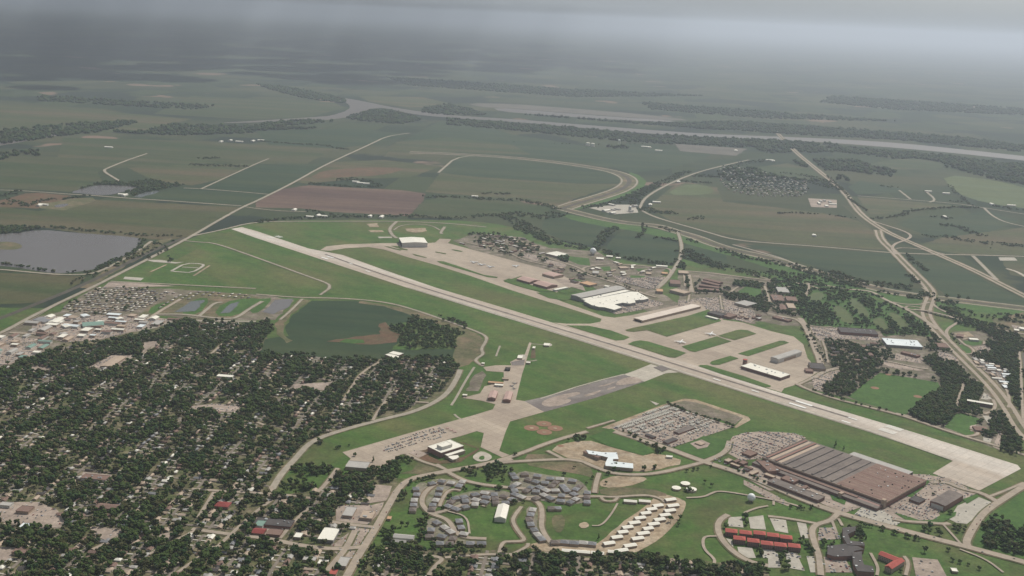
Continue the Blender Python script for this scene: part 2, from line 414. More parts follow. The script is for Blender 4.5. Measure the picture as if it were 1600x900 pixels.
# the meadows around the airfield and the town's own ground
area('meadow', '-60,520 60,488 145,447 232,405 300,369 372,352 400,346 480,344 640,343 740,345 800,354 842,366 887,381 932,388 975,408 1050,420 1060,402 1100,415 1200,425 1350,450 1450,470 1480,480 1700,510 1900,1300 -400,1300 -200,560', M['lawn'], Z1, 1, no=None)
area('airfield_grass', 'R6:-30,500 300,485 800,490 1100,520 1350,600 1600,720 1720,820 2200,1100 2400,1300 3300,1450 3600,1700 4800,1920 4800,2200 3900,1900 2500,1700 1700,1900 800,1900 200,1840 330,1700 1100,1560 1250,1300 1000,1200 500,960 0,920 -700,870 -640,800 -150,540', M['grass'], Z2, 0, no=None)

# ------------------------------------------------------------------ fields
area('ploughed_field', 'R6:0,365 140,285 330,258 600,273 900,288 1060,310 1050,350 1000,400 960,450 780,440 480,425 280,402 0,397', M['soil'], Z2)
area('field', '460,284 520,253 600,250 690,260 640,277 560,279 480,287', M['olive'], Z2)
area('field', '480,280 505,266 560,262 640,262 600,274 540,277', M['redsoil'], Z3, 1)
area('field', '315,295 350,279 400,256 505,256 460,286 420,304', M['bean'], Z2)
area('field', '200,309 287,294 400,302 420,304 380,322 250,312', M['bean'], Z2)
area('field', '-40,318 60,330 150,312 377,324 300,369 270,374 222,374 140,366 62,355 -40,352', M['olive'], Z2)
area('field', '-30,322 40,302 62,301 112,306 60,326', M['redsoil'], Z2)
area('field', '-60,424 45,428 135,433 125,443 62,473 -60,478', M['olive'], Z3)
area('field', '-60,480 82,482 60,490 -60,540', M['lawn'], Z2)
area('field', '687,270 717,241 800,247 880,256 940,265 975,278 970,286 900,287 800,281 740,276', M['bean'], Z2)
area('field', '665,300 687,270 740,276 900,287 968,288 900,310 870,322 800,312 730,305', M['olive'], Z2)
area('field', '665,313 700,308 800,315 860,324 850,345 760,341 640,340 652,325', M['corn'], Z2)
area('field', '640,214 690,188 750,196 800,210 940,232 1120,235 1100,248 1040,265 985,270 960,262 880,252 800,243 720,238 600,240', M['bean'], Z2)
area('field', '620,222 700,214 800,226 830,242 715,238 600,245', M['corn'], Z2 + .1)
area('field', '845,362 850,342 880,332 930,344 965,354 945,367 935,386 890,378', M['bean'], Z2)
area('field', '947,386 965,366 985,354 1010,354 1045,365 1058,380 1062,400 1050,412 1010,410 960,400', M['bean'], Z2)
area('field', '1010,325 1050,292 1070,286 1120,292 1130,315 1220,325 1300,335 1340,345 1370,365 1392,391 1200,378 1110,362 1050,345', M['olive'], Z2)
area('field', '1040,305 1062,289 1100,288 1122,300 1090,305', M['pale'], Z3, 1)
area('field', '1160,382 1390,396 1430,440 1420,450 1350,437 1260,412 1200,393', M['bean'], Z2)
area('field', '1072,375 1130,390 1140,412 1070,405', M['bean'], Z2)
area('levee', '880,333 940,345 1010,354 1080,372 1180,400 1300,440 1420,468 1600,482 1640,490 1640,500 1500,484 1400,474 1280,446 1170,408 1070,380 1000,362 930,352 880,340', M['lush'], Z2, 1)
area('levee', '984,268 1002,276 1011,284 1000,298 960,312 900,328 880,332 878,326 940,310 985,296 996,285 982,275', M['lush'], Z2, 1)
area('field', '1412,400 1472,402 1570,455 1640,475 1640,484 1480,463 1440,430', M['bean'], Z2)
area('field', '1400,350 1430,338 1500,338 1540,328 1592,345 1520,372 1450,368', M['bean'], Z2)
area('field', '1340,308 1425,315 1500,322 1420,332 1360,335', M['olive'], Z2)
area('field', '1470,372 1640,350 1640,400 1500,397 1430,385', M['olive'], Z2)
area('field', '1345,282 1430,300 1340,304 1325,292', M['bean'], Z2)
area('field', '1470,272 1560,282 1640,305 1640,330 1540,318 1490,300', M['pale'], Z2, 1)
area('field', '1390,250 1440,247 1490,262 1400,266 1350,258', M['corn'], Z2, 1)
area('field', '1180,262 1230,255 1270,265 1290,285 1200,272', M['corn'], Z2)
area('field', '1560,400 1640,405 1640,440 1580,430', M['corn'], Z2)
area('field', '100,215 300,220 520,232 480,256 400,252 280,258 200,262 150,262 90,245', M['corn'], Z2)
area('field', '200,262 280,258 400,256 350,279 300,290 240,282', M['olive'], Z2)
area('field', '400,205 560,200 640,212 580,226 520,232 420,226', M['bean'], Z2)
area('field', '-60,240 90,245 150,262 160,285 110,300 -60,290', M['corn'], Z2)
area('field', '-60,160 120,170 300,186 220,205 100,208 -60,215', M['olive'], Z2)
area('field', '300,150 520,160 540,168 480,184 380,186 240,178', M['corn'], Z2)
area('field', '560,150 660,152 720,165 640,168 575,158', M['olive'], Z2)
area('field', 'C2:350,80 620,80 800,110 960,160 1000,200 800,240 900,300 850,400 700,430 480,400 300,410 220,340 180,250 220,180', M['bean'], Z3)
area('field', 'C2:200,300 300,360 500,400 700,430 860,385 1240,385 1240,430 900,440 600,450 300,420 100,420 20,400 60,320', M['bean'], Z2 + .1)
area('bare_ground', 'C2:440,335 620,305 780,290 770,225 810,215 840,270 900,290 880,340 720,355 560,345', M['redsoil'], Z4)
area('bare_ground', 'C2:520,340 560,320 670,325 680,345 600,350', M['lush'], Z5)
area('field', 'B:1200,-800 1600,-900 1700,-500 1700,-200 1560,-50 1500,-400 1350,-450', M['dry'], Z2, no=None)
area('field', 'E:1130,500 1210,400 1330,330 1600,110 1750,60 1800,700 1600,600 1300,640 1110,610', M['lush'], Z3, no=None)
# drainage strips of rougher grass in the meadow
area('rough_grass', 'C2:1250,320 1330,270 1400,300 1430,350 1380,430 1330,480 1260,500 1230,440', M['dry'], Z3)
area('rough_grass', 'C2:270,70 340,75 240,150 170,220 180,300 230,330 190,345 130,290 120,220 200,150', M['dry'], Z3)
area('rough_grass', 'C2:650,80 960,130 1240,230 1400,290 1330,290 1180,240 940,160 800,115 640,95', M['dry'], Z3)
area('rough_grass', 'R5:780,700 1000,600 1080,590 900,700 700,810 560,900 500,900 640,800', M['dry'], Z3)
area('rough_grass', 'Q:430,480 760,610 500,650 200,640 350,600', M['dry'], Z3)
area('rough_grass', 'C7:110,120 480,200 520,290 400,260 250,240 60,200', M['dry'], Z3, 1)
area('rough_grass', 'C7:250,520 330,520 330,600 290,640 250,590', M['dry'], Z3, 1)

# ------------------------------------------------------------------ water
area('bank', 'C1:840,190 960,100 1100,60 1250,20 1500,40 1640,60 1600,100 1490,190 1300,180 1140,162 960,165', M['dry'], Z3, 1, no=None)
for s in ('C1:1110,155 1230,60 1320,65 1240,175', 'C1:1390,90 1560,60 1600,90 1480,180 1330,175', 'C2:-60,60 40,70 110,60 30,150 -40,160', 'C1:950,110 1080,80 1020,150 920,165'): area('grass', s, M['lush'], Z3, 1, no=None)
area('lake', 'R5:-300,570 80,562 250,535 420,550 560,562 760,575 890,590 870,630 800,690 690,735 620,772 560,790 480,800 350,812 180,785 80,768 -300,740', M['lake'], Z3, 1)
area('island', 'R5:-60,630 0,612 60,612 110,620 145,640 110,660 30,662 -60,655', M['dry'], Z4, 1, no=None)
area('pond', 'R5:430,305 530,275 600,258 700,258 850,265 850,290 760,300 700,318 600,320 520,310', M['lake'], Z3, 1)
area('pond', 'R5:830,330 920,300 1000,292 980,305 880,335', M['pond'], Z3)
area('gravel_pit', 'R5:220,380 330,365 450,340 580,335 600,355 500,385 400,415 260,405', M['dry'], Z3)
area('pond', 'R5:330,385 420,370 430,385 360,400', M['lake'], Z4, 1)
area('lagoon', 'C2:40,150 120,75 235,68 215,110 110,165', M['lake'], Z4, no=2)
area('lagoon', 'C1:1090,150 1190,85 1280,75 1220,145', M['pond'], Z4, no=2)
area('lagoon', 'C1:1375,160 1445,98 1500,85 1435,155', M['pond'], Z4, no=2)
area('river', '470,189 517,181 545,172 547,163 527,156 500,152 540,153 575,160 625,170 700,180 800,186 900,194 1000,202 1100,209 1200,213 1300,217 1400,223 1500,233 1600,244 1700,254 1700,262 1600,251 1500,240 1400,231 1300,223 1200,218 1100,214 1000,208 900,199 800,190 700,184 640,178 600,168 578,170 560,180 520,187', M['river'], Z3, 1)
area('sandbar', '725,161 800,162 900,170 1000,178 1085,188 1040,188 960,182 880,176 800,170 750,167', M['sand'], Z3, 1)
area('backwater', '770,168 860,175 960,183 1060,189 1040,191 940,186 840,179 780,174', M['river'], Z4, 1)
area('river', '470,189 517,181 490,183 430,187 380,190 340,192 380,192 430,190', M['river'], Z3, 1)
area('river', '-60,228 0,222 40,214 60,212 130,205 60,217 0,228 -60,236', M['river'], Z3, 1)

# ------------------------------------------------------------------ canal with its two levees
CAN = '640,238 720,241 800,246 875,254 940,264 970,271 987,282 975,295 940,307 905,317 878,326'
CAN2 = '878,326 912,335 950,344 990,350 1025,352 1050,360 1087,370 1112,381 1150,392 1200,402 1250,418 1300,432 1350,446 1400,458 1475,467 1600,482 1700,494'
for c, ws in ((CAN, 120), (CAN2, 90)):
    p = smooth([G(*q) for q in S(c)], 2)
    road('levee_bank', p, ws, 'dry', Z3, 0, True); road('canal', p, ws * .25, 'rail', Z4, 0, True)
    Lf, Rt = strip(p, ws * .82); road('levee_track', Lf, 11, 'farmroad', Z4, 0, True); road('levee_track', Rt, 11, 'farmroad', Z4, 0, True)

# ------------------------------------------------------------------ country roads and highways
road('road', '-40,538 0,522 62,488 145,449 180,431 232,405 300,369 337,347 380,323 400,315 460,285 505,259 580,225 604,213 640,208', 15, 'farmroad', Z5)
road('railway', '-60,520 0,498 62,473 112,453 165,429 230,395 290,371', 22, 'rail', Z4)
road('road', '-60,420 0,421 50,426 100,430 140,429 162,422 200,402 220,389 237,377', 12, 'farmroad', Z5)
road('road', '-60,296 8,297 62,300 112,304 150,306 200,310 250,313 377,322', 13, 'farmroad', Z5)
road('road', '287,294 315,295 400,302 420,304', 11, 'farmroad', Z5)
road('road', '315,295 350,279 400,256 420,248', 11, 'farmroad', Z5)
road('road', '190,285 180,279 160,267 170,262 200,250 230,240', 14, 'farmroad', Z5)
road('road', '380,323 400,326 437,330 480,331', 9, 'farmroad', Z5)
road('road', 'R6:1140,180 1270,65 1600,92', 14, 'farmroad', Z5)
road('perimeter_road', '300,369 350,359 395,347 470,346 560,346 625,346 700,349 760,355', 12, 'farmroad', Z5)
road('perimeter_road', 'R5:1150,605 1240,615 1340,618 1600,710', 9, 'farmroad', Z5)
road('perimeter_road', 'R6:0,710 220,790 330,830 430,865 465,885 450,910', 9, 'farmroad', Z5)
road('perimeter_road', 'C2:465,0 400,45', 9, 'farmroad', Z5)
road('perimeter_road', 'R5:690,860 900,870 1200,885 1600,905', 9, 'farmroad', Z5)
road('perimeter_road', 'C2:0,40 260,62 550,65 820,90 1000,140 1200,210 1400,280 1445,310 1435,340 1405,385 1425,415 1380,440 1370,460 1420,490', 9, 'farmroad', Z5)
road('perimeter_road', 'C2:290,70 210,150 150,200', 9, 'farmroad', Z5)
road('perimeter_road', 'C1:960,165 1160,165 1300,185 1450,195 1500,175 1560,130 1640,85', 12, 'farmroad', Z5)
road('perimeter_road', 'C1:1240,180 1300,130 1340,95 1390,90', 12, 'farmroad', Z5)
road('perimeter_road', 'C1:900,215 960,170 1130,70', 12, 'road', Z5)
road('perimeter_road', '425,765 440,740 462,717 485,690 532,673 612,652 640,646 675,632 700,615 715,590 719,578', 15, 'farmroad', Z5)
road('country_road', 'R7:1480,100 1300,140 1150,180 1000,240 850,320 800,380 810,420 900,460 1000,490 1200,545 1380,600 1600,620 1900,640 2300,675 2400,682 2600,690 2900,695 3300,707', 15, 'farmroad', Z5)
road('levee_road', 'R7:1380,630 1600,690 1700,720 1800,765 1900,810 2000,845', 14, 'farmroad', Z5 + .1)
road('country_road', 'R7:1030,535 1060,620 1060,700 1010,790 960,860 900,910', 14, 'farmroad', Z5)
road('country_road', 'R8:560,325 900,350 1200,375 1350,400 1640,445', 13, 'farmroad', Z5)
road('country_road', 'R8:1280,700 1430,850', 16, 'farmroad', Z5)
road('country_road', 'R8:820,290 890,345', 12, 'farmroad', Z5)
road('country_road', 'R8:990,300 1050,350 1010,365', 12, 'farmroad', Z5)
road('country_road', 'R8:1350,400 1400,450 1480,490 1620,520', 12, 'farmroad', Z5)
road('country_road', 'R8:1490,780 1560,800 1640,850', 16, 'pale_conc', Z5)
def highway(s, wd=26, gap=14, z=Z5):
    p = smooth([G(*q) for q in S(s)], 2)
    road('highway_verge', p, wd + gap + 12, 'dry', z - .1, 0, True)
    Lf, Rt = strip(p, gap + wd / 2)
    for q in (Lf, Rt): road('highway', q, wd / 2, 'road', z, 0, True)
highway('1212,205 1240,235 1270,260 1307,289 1325,307 1340,330 1360,347 1390,365 1425,380 1475,402 1525,424 1585,455 1660,492', 24, 12)
highway('1372,360 1376,375 1395,392 1412,410 1432,430 1452,450 1456,462 1449,478 1446,492 1458,511 1482,536 1512,566 1550,603 1576,638 1592,667 1612,690', 24, 14)
RAMP = [('R8:640,480 740,510 850,545 900,575 870,600 800,620 770,650 800,690', 14), ('R8:800,655 850,648 1000,665 1100,690', 11),
        ('C4:500,10 650,20 720,70 860,130 1000,215 1060,260', 16), ('C4:780,90 860,105 960,105 1010,90', 10), ('C4:860,125 870,112 960,125 970,140 900,140 860,125', 9),
        ('C4:1030,100 1060,130 1220,200', 11), ('C4:1210,205 1130,250 1110,280 1130,315', 11), ('C4:960,0 1000,20 1040,60', 8),
        ('C4:-100,-80 60,-40 200,-30 330,-20 500,10', 12)]
for s, wd in RAMP: road('ramp_road', s, wd, 'road', Z6)

# ------------------------------------------------------------------ runway, taxiways, ramps
rw = [G(*q) for q in [(378, 355), (400, 361), (482, 388.5), (535, 398.5), (600, 422), (682, 450), (800, 485), (862, 504), (955, 532.5), (1090, 572.5), (1200, 608), (1425, 675), (1590, 727), (1595, 733), (1530, 767), (1457, 740), (1489, 720.5), (1357, 675), (1200, 626), (1017, 568), (800, 499.5), (635, 449.5), (400, 372), (361, 358)]]
sheet('ramp', [[G(*q) for q in S('500,391 510,385 540,382 600,380 622,380 668,380 680,379 687,373 705,374 700,380 737,390 800,407 854,421 872,428 890,436 903,446 880,452 870,457 825,444 815,431 793,438 787,440 807,447 840,456 880,472 942,494 945,500 880,479 857,472 800,454 737,432 680,414 637,402 600,390 575,386 540,388 515,392')]], M['conc'], Z3)
sheet('ramp', [[G(*q) for q in S('942,494 960,496.5 985,493 1100,468 1112,478 1130,500 1160,504 1206,518 1240,526 1255,538 1262,560 1275,575 1280,580 1262,592 1245,601 1225,607 1221,613 1000,548 865,504 885,506 922,506 938,503')]], M['conc'], Z3)
sheet('runway', [rw], M['runway'], Z4)
for s in ['N:350,375 380,380 530,420 535,428 480,418 390,397', 'N:640,348 720,360 780,372 770,382 700,368 645,358', 'N:840,320 900,325 990,345 960,350 880,335', 'N:660,466 740,470 900,520 1250,640 1420,665 1415,678 1300,668 1000,580 700,492',
          'N:0,280 60,285 130,305 230,325 200,335 100,310', 'N:80,275 180,280 210,300 300,322 290,332 240,325',
          '885,509 920,509.5 955,517 984,527.5 975,531.5 962,532.5', '981,538 990,534 1000,532.3 1012,534 1072,552 1064,556 1055,559.5 1045,558.5',
          '977,516 990,512.5 1010,508.5 1075,494 1107,484 1127,502 1042,526.5 1011,516.5 990,519 980,518', '1065,542 1120,526 1143,534 1086,550.5 1078,549', '1122,525 1150,516.5 1158,515.5 1168,516.5 1182,522 1148,532 1131,528',
          '1153,553 1218,533 1225,533 1233,536 1169,557', '1109,568 1112,565 1141,556.5 1154,560.5 1124,570.5 1113,570.5', '1091,572.5 1094,571 1105,571 1160,587.5 1205,603.5 1203,605.5 1196,605.5 1188,604 1130,586',
          'O:530,630 600,605 720,630 960,715 1180,770 1000,765 800,725', 'O:940,780 1180,805 1400,860 1300,880 1100,850', 'O:1200,760 1300,730 1460,765 1300,795']:
    area('grass', s, M['grass'], Z5, 0, no=2)
road('rubber_strip', '508,397.5 575,421.5 650,446.5 720,468 800,492', 9, 'rubber', Z5, 1)
road('rubber_strip', '800,492 880,516 975,544.5 1060,571 1200,614.5 1330,654', 8, 'rubber', Z5, 1)
road('runway_edge', [p for p in [G(*q) for q in [(640, 449.5), (800, 497.5), (1017, 566), (1200, 624), (1357, 673), (1485, 718)]]], 11, 'pale_conc', Z5, 0, True)
# painted touchdown bars, aiming points and numbers
def bar(px, py, ln, wd):
    c = G(px, py); u = (math.cos(A_RW), math.sin(A_RW)); v = (-u[1], u[0])
    return [(c[0] + u[0] * a + v[0] * b, c[1] + u[1] * a + v[1] * b) for a, b in ((-ln, -wd), (ln, -wd), (ln, wd), (-ln, wd))]
bars = [bar(*a) for a in ((507.5, 404, 24, 5), (516, 402.3, 24, 5), (575, 424.5, 16, 3), (548, 412.5, 12, 3), (1246, 634.5, 26, 5), (1256, 631, 26, 5), (1180, 612, 13, 3), (1332, 655, 13, 3), (1120, 594, 13, 3), (1322, 660, 13, 3))]
cp, cq = G(1400, 672), G(1415, 667.5)
for (cx_, cy_) in (G(1392, 672), G(430, 371)):
    u = (math.cos(A_RW), math.sin(A_RW)); v = (-u[1], u[0])
    for k in list(range(-6, -1)) + list(range(2, 7)):
        b = 4.6 * k
        bars.append([(cx_ + u[0] * a + v[0] * c, cy_ + u[1] * a + v[1] * c) for a, c in ((-22, b - 1.2), (22, b - 1.2), (22, b + 1.2), (-22, b + 1.2))])
sheet('runway_marking', bars, M['paint'], Z6)
# yellow-white taxi lines on the near ramp

area('crosswind_runway', '819,627 845,621.5 975,585 1007,596.5 930,622 850,644', M['asphalt'], Z3)
area('crosswind_runway', '975,585 990,580 1017,569 1060,582 1040,583.5 1007,596.5', M['pale_conc'], Z3 + .05)
area('asphalt_patch', '1021,574.5 1034,571.5 1047,577 1035,581', M['asphalt'], Z5)
for s in ('C3:185,735 190,705 300,670 400,650 430,655 420,668 330,690 380,700 340,725 250,745', 'C3:655,610 645,595 700,562 780,556 815,578 800,592 740,602', 'C3:440,672 520,650 560,635 545,655 470,682', 'C3:590,630 650,615 640,628 600,640', 'C3:520,620 600,600 660,580 600,612'):
    area('worn_concrete', s, M['lot'], Z4, 1)
road('runway_edge', 'C3:180,692 400,620 560,575 700,540', 5, 'pale_conc', Z4, 0)

area('ramp', '806,625 819,627 850,644 797,659 790,675 780,705 800,713 795,720 751,699 756,677 745,674 719,682 700,687 665,703 640,708 625,711 612,724 590,735 578,735 540,727 548,717 535,707 612,685 650,674 737,650 770,640 774,632 750,626 722,622 750,615 757,604 787,597 787,582 760,580 755,574 775,571 799,571 797,566 820,554 827,535 830.5,536 820,572 816,584', M['conc'], Z4)
area('asphalt_patch', 'Y:790,290 960,260 950,330 800,330', M['asphalt'], Z5)
area('gravel_yard', 'Y:220,630 330,450 430,400 480,450 420,560 380,650 230,650', M['built'], Z3)
area('asphalt_patch', 'Y:1050,110 1090,110 1095,240 1030,240', M['redsoil'], Z4)
area('concrete_pad', 'Y:870,200 960,190 980,240 930,260 870,235', M['pale_lot'], Z4, 1)
area('concrete_pad', 'Y:1180,60 1260,45 1310,70 1280,95 1200,90', M['pale_lot'], Z4, 1)
road('path', 'Y:1040,60 1190,70', 5, 'farmroad', Z4); road('path', 'Y:980,275 1060,275 1110,262', 6, 'farmroad', Z4)
road('path', 'Y:650,85 600,215', 6, 'farmroad', Z4); road('fence_track', 'Y:330,350 220,520 100,740 40,830', 7, 'farmroad', Z4)
road('fence_track', 'C2:1240,790 1260,810 1290,825', 6, 'farmroad', Z4)

# radar site, engine test pads on the far grass
area('concrete_pad', 'R5:900,725 1000,725 1100,740 1150,738 1100,748 960,738', M['pale_lot'], Z4)
p = smooth([G(*q) for q in S('R5:1070,795 1160,745 1270,750 1270,765 1200,805 1120,800 1070,795')], 1)
road('loop_road', p, 11, 'pale_lot', Z4, 0, True)
area('concrete_pad', 'R5:780,830 900,838 880,855 770,845', M['pale_lot'], Z4)
road('loop_road', 'R5:1140,770 1240,775', 8, 'pale_lot', Z4); road('dirt_track', 'R5:940,800 1040,755', 9, 'dirt', Z4)
road('dirt_track', 'R5:1210,825 1310,760', 9, 'dirt', Z4)
for s in ['R6:690,500 760,495 770,520 710,520', 'R6:700,540 790,540 800,550 720,552', 'R6:760,580 850,580 850,588 770,590', 'R6:930,530 1060,525 1070,545 1000,555 940,545']:
    area('bare_ground', s, M['dirt'] if s[3] != '7' or s[4] == '0' else M['pale_lot'], Z4)
road('road', 'R6:880,485 830,530 850,570 880,590', 14, 'farmroad', Z5); road('road', 'R6:1180,518 1150,560 1170,562', 12, 'farmroad', Z5)
road('road', 'R6:860,540 900,510 1000,500 1100,510 1150,540', 7, 'farmroad', Z5)

# baseball: the clover of four infields, and three fields by the tree belt
def disc(px, py, rx, name='infield', material='clay', z=Z4):
    c = G(px, py); p = [(c[0] + rx * math.cos(a * .2618), c[1] + rx * math.sin(a * .2618)) for a in range(24)]
    return sheet(name, [p], M[material], z, no=1)
for px, py in ((830.5, 669), (850, 662.5), (867.5, 669.5), (850.5, 675.5)): disc(px, py, 19.5); disc(px, py + .5, 5, 'pitchers_mound', 'dirt', Z5)
disc(1367, 606.5, 12); disc(1388, 585.5, 9); disc(1434, 620, 12); disc(876, 697, 8)
area('playing_field', 'C4:700,530 1060,590 1080,620 1000,680 900,760 850,800 740,760 600,720 500,680 600,600', M['lush'], Z2, no=2)

# ------------------------------------------------------------------ base roads
BR = [('C7:470,0 250,60 0,160 -200,210 -400,250 -620,290', 15), ('C3:640,830 470,880', 9),
      ('C7:640,0 800,50 990,110 1200,190 1400,250 1600,330 1800,420 2040,510 2300,580 2600,660 2840,720 3250,830', 22),
      ('C7:1200,190 1340,130 1360,60', 16), ('C7:1200,190 1130,210 900,265 740,272 620,260 500,215 450,190 400,180 320,172 0,188 -120,200', 14), ('C7:320,172 220,120', 11),
      ('E:1060,640 1040,600 1100,480 1200,330 1320,240 1400,190 1600,60 1750,-20', 17), ('E:1280,160 1450,95 1600,30', 8), ('E:330,380 480,405 680,415 850,430 880,420', 12), ('E:700,30 850,20 1000,90 1200,130 1340,215', 16),
      ('E:820,430 1000,630', 6), ('E:980,670 1240,770 1400,896', 6), ('C8:440,510 390,560 300,580 270,620 290,700 320,780 330,900', 14), ('C8:0,530 100,540 300,575', 10), ('C8:400,560 430,640', 7), ('C8:440,545 465,590', 7),
      ('C8:640,760 690,850 680,900', 7), ('C8:850,780 880,820 860,900', 8),
      ('C7:1600,840 1500,820 1400,770 1310,680 1280,600 1300,550 1350,520', 14), ('C7:1280,655 1210,655 1190,680 1200,740 1270,800 1260,835', 7), ('C7:1450,510 1520,480 1600,465', 7),
      ('C7:1090,415 1200,410 1250,385 1290,372 1400,385 1700,440 1800,470', 7), ('D:870,190 870,240', 6),
      ('C4:180,600 230,630 400,690 600,740 800,790 900,820 1100,890 1260,940 1500,1010 1640,1060', 12), ('C4:180,610 270,570 350,520 440,500', 11),
      ('B:0,370 200,420', 9), ('B:830,660 960,655 1030,630 1000,590 930,560', 10), ('B:850,0 820,100 780,180 760,300', 9), ('B:1210,200 1250,280 1200,350 1100,380', 10), ('B:1330,0 1400,100 1420,250 1400,300', 9),
      ('A:780,240 850,310 940,350 980,400 960,430 870,430', 9), ('A:830,250 900,230', 8), ('A:1100,270 1100,310', 8), ('A:1160,85 1260,110 1330,130 1600,180 1700,200', 15),
      ('A:1470,350 1600,355', 10), ('A:1540,400 1560,600 1570,900 1590,1300', 8),
      ('C4:200,190 240,250 290,350 330,480', 22), ('C4:0,170 100,185 200,200', 10), ('I:100,-300 120,-250 60,-120', 10),
      ('K:0,500 80,540 300,600 560,680 800,780 1000,840', 13), ('K:100,500 80,480 150,455 300,430 500,425 800,440 1000,465 1200,485 1170,570 1060,660 1010,720', 12), ('K:770,545 820,510 900,490 950,495', 9), ('K:1350,540 1360,700', 8),
      ('O:640,300 800,380 1000,420 1200,470', 10), ('O:1000,330 1200,380 1480,470 1560,520', 12), ('O:60,150 220,190', 9), ('K:1400,896 1440,700 1400,560', 9),
      ('J:0,105 240,120 600,160 900,200 1100,220 1600,275 1750,330', 14), ('J:1080,300 1110,400 1150,520', 12), ('J:520,420 545,590', 8), ('J:140,160 180,380', 12), ('J:1110,640 1300,680 1500,720 1600,840', 12),
      ('J:200,385 300,385 640,400', 9), ('J:640,390 680,350 760,300', 10), ('J:1280,350 1340,300 1600,320', 9), ('I:120,230 250,260 400,250', 9), ('I:280,420 330,560 350,700', 8),
      ('I:500,570 1100,680 1500,770 1600,780', 10), ('I:0,170 60,260 120,400 200,600 260,700', 12), ('I:180,896 330,800 500,770', 10),
      # housing loops south of the ramp
      ('C6:560,920 650,760 740,620 790,530 830,460 900,340 980,290 1100,265 1180,250 1400,212 1600,172', 17),
      ('C6:1190,250 1320,320 1600,355 1850,365', 13), ('C6:1170,300 1060,370 1030,440 1060,490 1100,518 1200,550 1240,620 1290,665 1440,672', 12),
      ('C6:1100,518 1200,490 1350,440 1500,418 1690,420 1740,430 1780,460 1790,520 1780,600 1820,670 1860,715', 12), ('C6:1150,470 1150,450 1190,380 1230,360 1280,370', 8), ('C6:940,140 1040,190 1130,215 1200,245', 10), ('C6:1130,205 1190,240', 8),
      ('C7:60,470 20,520 0,560 40,630 90,685 0,690 -60,690 -80,760', 9), ('C7:100,700 100,720 0,770 -20,780', 8), ('C7:85,410 300,410 540,405 640,412 780,400 860,400 930,420 960,445', 9), ('C7:555,405 570,435 640,438 660,412', 8), ('C7:515,385 525,320 545,260', 12),
      ('C7:660,450 620,520 560,590 500,590', 5), ('C7:-160,440 -180,470', 8), ('C6:1200,500 1320,530 1335,640', 5),
      ('C6:1030,775 1180,790 1120,840 1080,900', 10), ('C6:1180,790 1400,770 1600,770 1850,760', 9), ('C6:90,345 110,390 300,410', 9), ('C6:360,400 430,340 510,230', 11),
      ('C6:-120,650 0,660 120,680 250,710 480,740 700,720', 15), ('C6:-400,610 -200,640 0,660', 13), ('C6:340,545 500,570 600,585 740,600', 12), ('C6:150,670 240,560 330,480', 9), ('C6:440,880 560,740 620,620', 14),
      ('C5:1200,360 1340,370 1400,375 1600,385 1760,395', 11), ('C5:1240,540 1340,380', 10), ('C5:1340,740 1600,500 1700,430', 9), ('C5:1100,890 1340,720', 8), ('C5:930,770 1220,620', 8), ('C5:580,740 790,640', 10), ('C5:1500,655 1620,660', 9),
      ('C1:1280,450 1400,345', 9), ('C1:880,430 960,370', 9), ('C2:730,830 760,780 820,700', 9), ('C2:900,710 1080,720', 9), ('C2:0,840 100,880', 8), ('C2:540,720 600,620 660,530 780,460', 9), ('C1:0,290 170,220 330,120 580,-5', 3)]
for s, wd in BR: road('road', s, wd * .88, 'road', Z6)
road('road', 'C1:60,280 250,290 340,280 540,230 640,215 900,215', 12, 'road', Z5); road('road', 'C1:0,350 200,350 330,300', 10, 'street', Z5)
road('canal_strip', 'C1:700,270 900,270 1100,200 1250,205 1600,210', 18, 'farmroad', Z4)

# ------------------------------------------------------------------ built-up ground, lots
area('town_ground', '-80,575 0,572 60,556 100,536 160,530 230,512 300,490 400,505 415,525 440,545 520,551 610,560 690,556 718,575 712,592 695,614 650,640 600,657 520,680 480,690 455,718 425,752 440,775 500,765 560,740 640,748 600,790 560,870 545,920 -80,960', M['yard'], Z2 + .05, no=None)
area('town_ground', '545,920 580,862 660,858 830,860 1000,868 1190,885 1215,920', M['yard'], Z2 + .05, no=None)
area('town_ground', '100,478 150,448 280,452 420,462 460,470 430,500 340,500 240,493 200,498 120,492 95,487', M['built'], Z2 + .05, no=None)
area('town_ground', '-60,545 0,522 50,497 95,487 130,490 230,495 280,500 225,512 160,530 100,536 60,556 0,575 -60,590', M['built'], Z2 + .1, no=None)
area('town_ground', 'O:-100,130 200,40 500,60 800,90 900,150 1100,220 1400,240 1700,260 2000,440 2300,440 2560,470 2500,640 2440,740 2700,900 3000,940 3060,1240 2700,1150 1900,850 1500,620 1000,560 700,440 200,260', M['built'], Z2 + .05, no=None)
area('town_ground', 'J:0,100 400,120 1000,210 1700,270 1800,700 1500,800 1250,790 900,770 700,720 500,700 300,590 0,500', M['built'], Z2 + .05, no=None)
area('town_ground', 'C4:-240,130 200,190 300,235 700,270 1040,300 1250,400 1400,520 1500,700 1560,900 1400,1000 1000,850 500,690 250,630 190,600 300,540 330,470 250,330 200,210', M['built'], Z2 + .05, no=None)
area('town_ground', 'A:700,150 1100,130 1300,250 1200,450 1400,650 1420,900 1350,1000 1050,600 850,400', M['built'], Z2 + .02, no=None)
area('playing_field', 'C4:700,530 1060,590 1080,620 1000,680 900,760 850,800 740,760 600,720 500,680 600,600', M['lush'], Z3, no=2)
area('grass', 'O:1330,320 1600,350 1620,440 1480,430 1340,370', M['lush'], Z3, no=2)
area('golf_course', 'C4:20,-60 300,-100 500,30 700,80 850,140 1000,240 1050,310 900,290 720,300 700,260 440,240 250,235 180,150', M['lush'], Z3, no=None)
